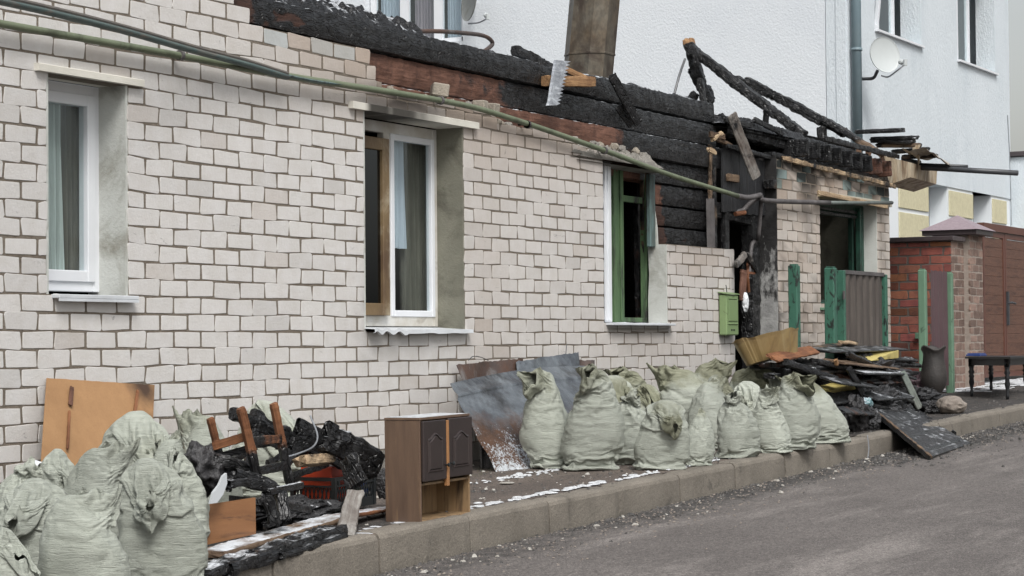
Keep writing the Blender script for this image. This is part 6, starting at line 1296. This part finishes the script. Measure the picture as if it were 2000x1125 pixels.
loose(857, 190, .06, 40, 8, (.13, .12, .095), 'loose broken brick sitting on the wall above the second window')
loose(938, 219, .05, 8, 0, (.09, .10, .085), 'left of two loose bricks set upright by the pipe right of the second window')
loose(960, 224, .05, -5, 6, (.08, .10, .085), 'right of two loose bricks set upright by the pipe right of the second window')
bth('brown_plank', P(1452, 524, -.02), P(1449, 590, -.02), .10, .03, 'rusty brown plank hanging in the doorway above the letter box', 'plank', mixv=1.05, col='red', rough=.006, rag=.03, seed=186, hint=(1, 0, 0))
bth('torn_hood', P(1436, 520, -.05), P(1456, 494, -.03), .05, .03, 'grey crusted hood fragment above the rusty plank in the doorway', 'fragment', mixv=.6, col='grey', rough=.012, rag=.05, seed=187, hint=(1, 0, 0))
bth('torn_hood', P(1455, 494, -.03), P(1478, 530, .02), .04, .03, 'twisted crusted strip hanging right of the rusty plank', 'strip', mixv=.4, col='grey', rough=.014, rag=.05, seed=188, hint=(1, 0, 0))
tag(lump('white_bag', P(1456, 590, -.04), (.045, .025, .085), None, M['paper'], 190, 30, .35, None, 2.5, .8, None, True), 'small white plastic bag hanging in the doorway beside the letter box', 'bag')
# ================================================================== SNOW, GRIT, GRASS
def flakes(name, items, mat, kind='stuff', label=None, cat=None):
    V, F = [], []
    for (c, r_, h_) in items:
        n = 9; b = len(V); ph = random.random()*6
        for q, (s_, z_) in enumerate(((1, 0), (.75, h_*.7), (.3, h_))):
            for k in range(n): a_ = 2*math.pi*k/n+ph; rr = r_*s_*(1+.35*math.sin(a_*2+ph)+.2*math.sin(a_*5+ph*3)); V.append((c[0]+rr*math.cos(a_)*1.5, c[1]+rr*math.sin(a_)*.8, c[2]+z_))
        for q in (0, 1):
            for k in range(n): F.append((b+q*n+k, b+q*n+(k+1) % n, b+(q+1)*n+(k+1) % n, b+(q+1)*n+k))
        F.append(tuple(b+2*n+k for k in range(n)))
    return tag(mesh(name, V, F, mat, None, None, True), label, cat, None, kind)
it = []
def gp_(x, y): return g(x)+.008*0+.004
for i in range(105):
    x = random.uniform(10.2, 13.4); y = KY+.165+abs(random.gauss(0, .045)); s_ = math.exp(-((x-11.6)/1.3)**2); it.append(((x, y, gp_(x, y)), random.uniform(.006, .026)*(.5+s_), .008))
for i in range(90): x = random.uniform(13.2, 15.5); it.append(((x, KY+.2+abs(random.gauss(0, .05)), gp_(x, 0)), random.uniform(.006, .02), .006))
for i in range(90): x = random.gauss(12.4, .35); it.append(((x, -1.0+random.gauss(0, .05), gp_(x, 0)), random.uniform(.006, .018), .006))
for i in range(200): x = random.uniform(23.5, 27); it.append(((x, random.uniform(-.8, -.1), gp_(x, 0)), random.uniform(.02, .09), .008))
flakes('snow_patches', it, M['snow'], 'stuff', 'thin snow remains lying along the inner kerb edge and pavement', 'snow')
def chips(name, n, fx, fy, fz, sz, mat, label, cat, seed):
    rs = np.random.RandomState(seed); V, F = [], []
    for i in range(n):
        x, y = fx(rs), fy(rs); s_ = sz(rs); a_ = rs.rand()*6.3; z = fz(x, y); b = len(V); pts = []
        for k in range(5): q = a_+k*1.256+rs.rand()*.5; r_ = s_*(.6+.6*rs.rand()); pts.append((x+r_*math.cos(q)*1.2, y+r_*math.sin(q), z))
        V += pts; V += [(p_[0]*.6+x*.4, p_[1]*.6+y*.4, z+s_*rs.uniform(.25, .8)) for p_ in pts]
        F += [(b+k, b+(k+1) % 5, b+5+(k+1) % 5, b+5+k) for k in range(5)]+[tuple(b+5+k for k in range(5))]
    return tag(mesh(name, V, F, mat), label, cat, None, 'stuff')
rzz = lambda x, y: rz(x)+.001
chips('road_grit', 5200, lambda r: r.uniform(7, 24), lambda r: KY-.03-abs(r.normal(0, .17)), rzz, lambda r: .003+.012*r.rand()**3, M['debris'], 'black char crumbs scattered on the road along the kerb', 'grit', 1)
chips('road_gravel', 2600, lambda r: r.uniform(7, 24), lambda r: KY-.03-abs(r.normal(0, .35)), rzz, lambda r: .003+.008*r.rand()**2, M['stone'], 'grey gravel crumbs scattered on the road near the kerb', 'gravel', 2)
chips('road_litter', 110, lambda r: r.uniform(8, 22), lambda r: KY-.05-abs(r.normal(0, .22)), rzz, lambda r: .006+.02*r.rand()**3, M['litter'], 'pale scraps of litter and splinters on the road by the kerb', 'litter', 3)
chips('char_crumbs', 1500, lambda r: r.uniform(15.5, 21), lambda r: KY-.05-abs(r.normal(0, .35)), rzz, lambda r: .004+.02*r.rand()**3, M['debris'], 'larger char crumbs on the road around the fallen door', 'char crumbs', 4)
gz = lambda x, y: g(x)+.003
chips('pavement_grit', 3800, lambda r: r.uniform(8, 24), lambda r: r.uniform(KY+.05, -.1), gz, lambda r: .003+.012*r.rand()**3, M['debris'], 'black crumbs and grit strewn over the pavement', 'grit', 5)
chips('pavement_litter', 160, lambda r: r.uniform(9, 14), lambda r: r.uniform(KY+.2, -.2), gz, lambda r: .004+.016*r.rand()**2, M['litter'], 'pale splinters and scraps strewn over the pavement', 'litter', 6)
V, F = [], []
for i in range(900):
    x = random.gauss(11.95, .22) if i < 600 else random.gauss(24.9, .25); y = random.gauss(-.62, .06) if i < 600 else random.gauss(-.45, .04); z = g(x); h_ = random.uniform(.01, .035); a_ = random.random()*6.28; b = len(V); dx, dy_ = random.gauss(0, .01), random.gauss(0, .01)
    V += [(x, y, z), (x+.002*math.cos(a_), y+.002*math.sin(a_), z), (x+dx, y+dy_, z+h_)]; F.append((b, b+1, b+2))
tag(mesh('grass', V, F, M['grass']), 'sparse low grass and moss at the foot of the metal sheet', 'grass', None, 'stuff')
p = aG(990, 945); mb = MB(); mb.lathe([(0, .001), (.045, .001), (.05, .006), (.04, .01), (0, .008)], 20, 0, tuple(p)); tag(mb.build('white_disc', M['litter']), 'flat white disc lying on the pavement before the metal sheet', 'disc')
mb = MB(); q = aG(1696, 862); mb.tube(spline([P(1694, 850, -1.97), P(1697, 875, -2.0), P(1696, 905, -2.03), aY(1720, 909, -2.2), aY(1750, 912, -2.3)], 6), .004, 5); tag(mb.build('hanging_cable', M['metal']), 'thin grey cable hanging from the burnt heap over the kerb', 'cable')
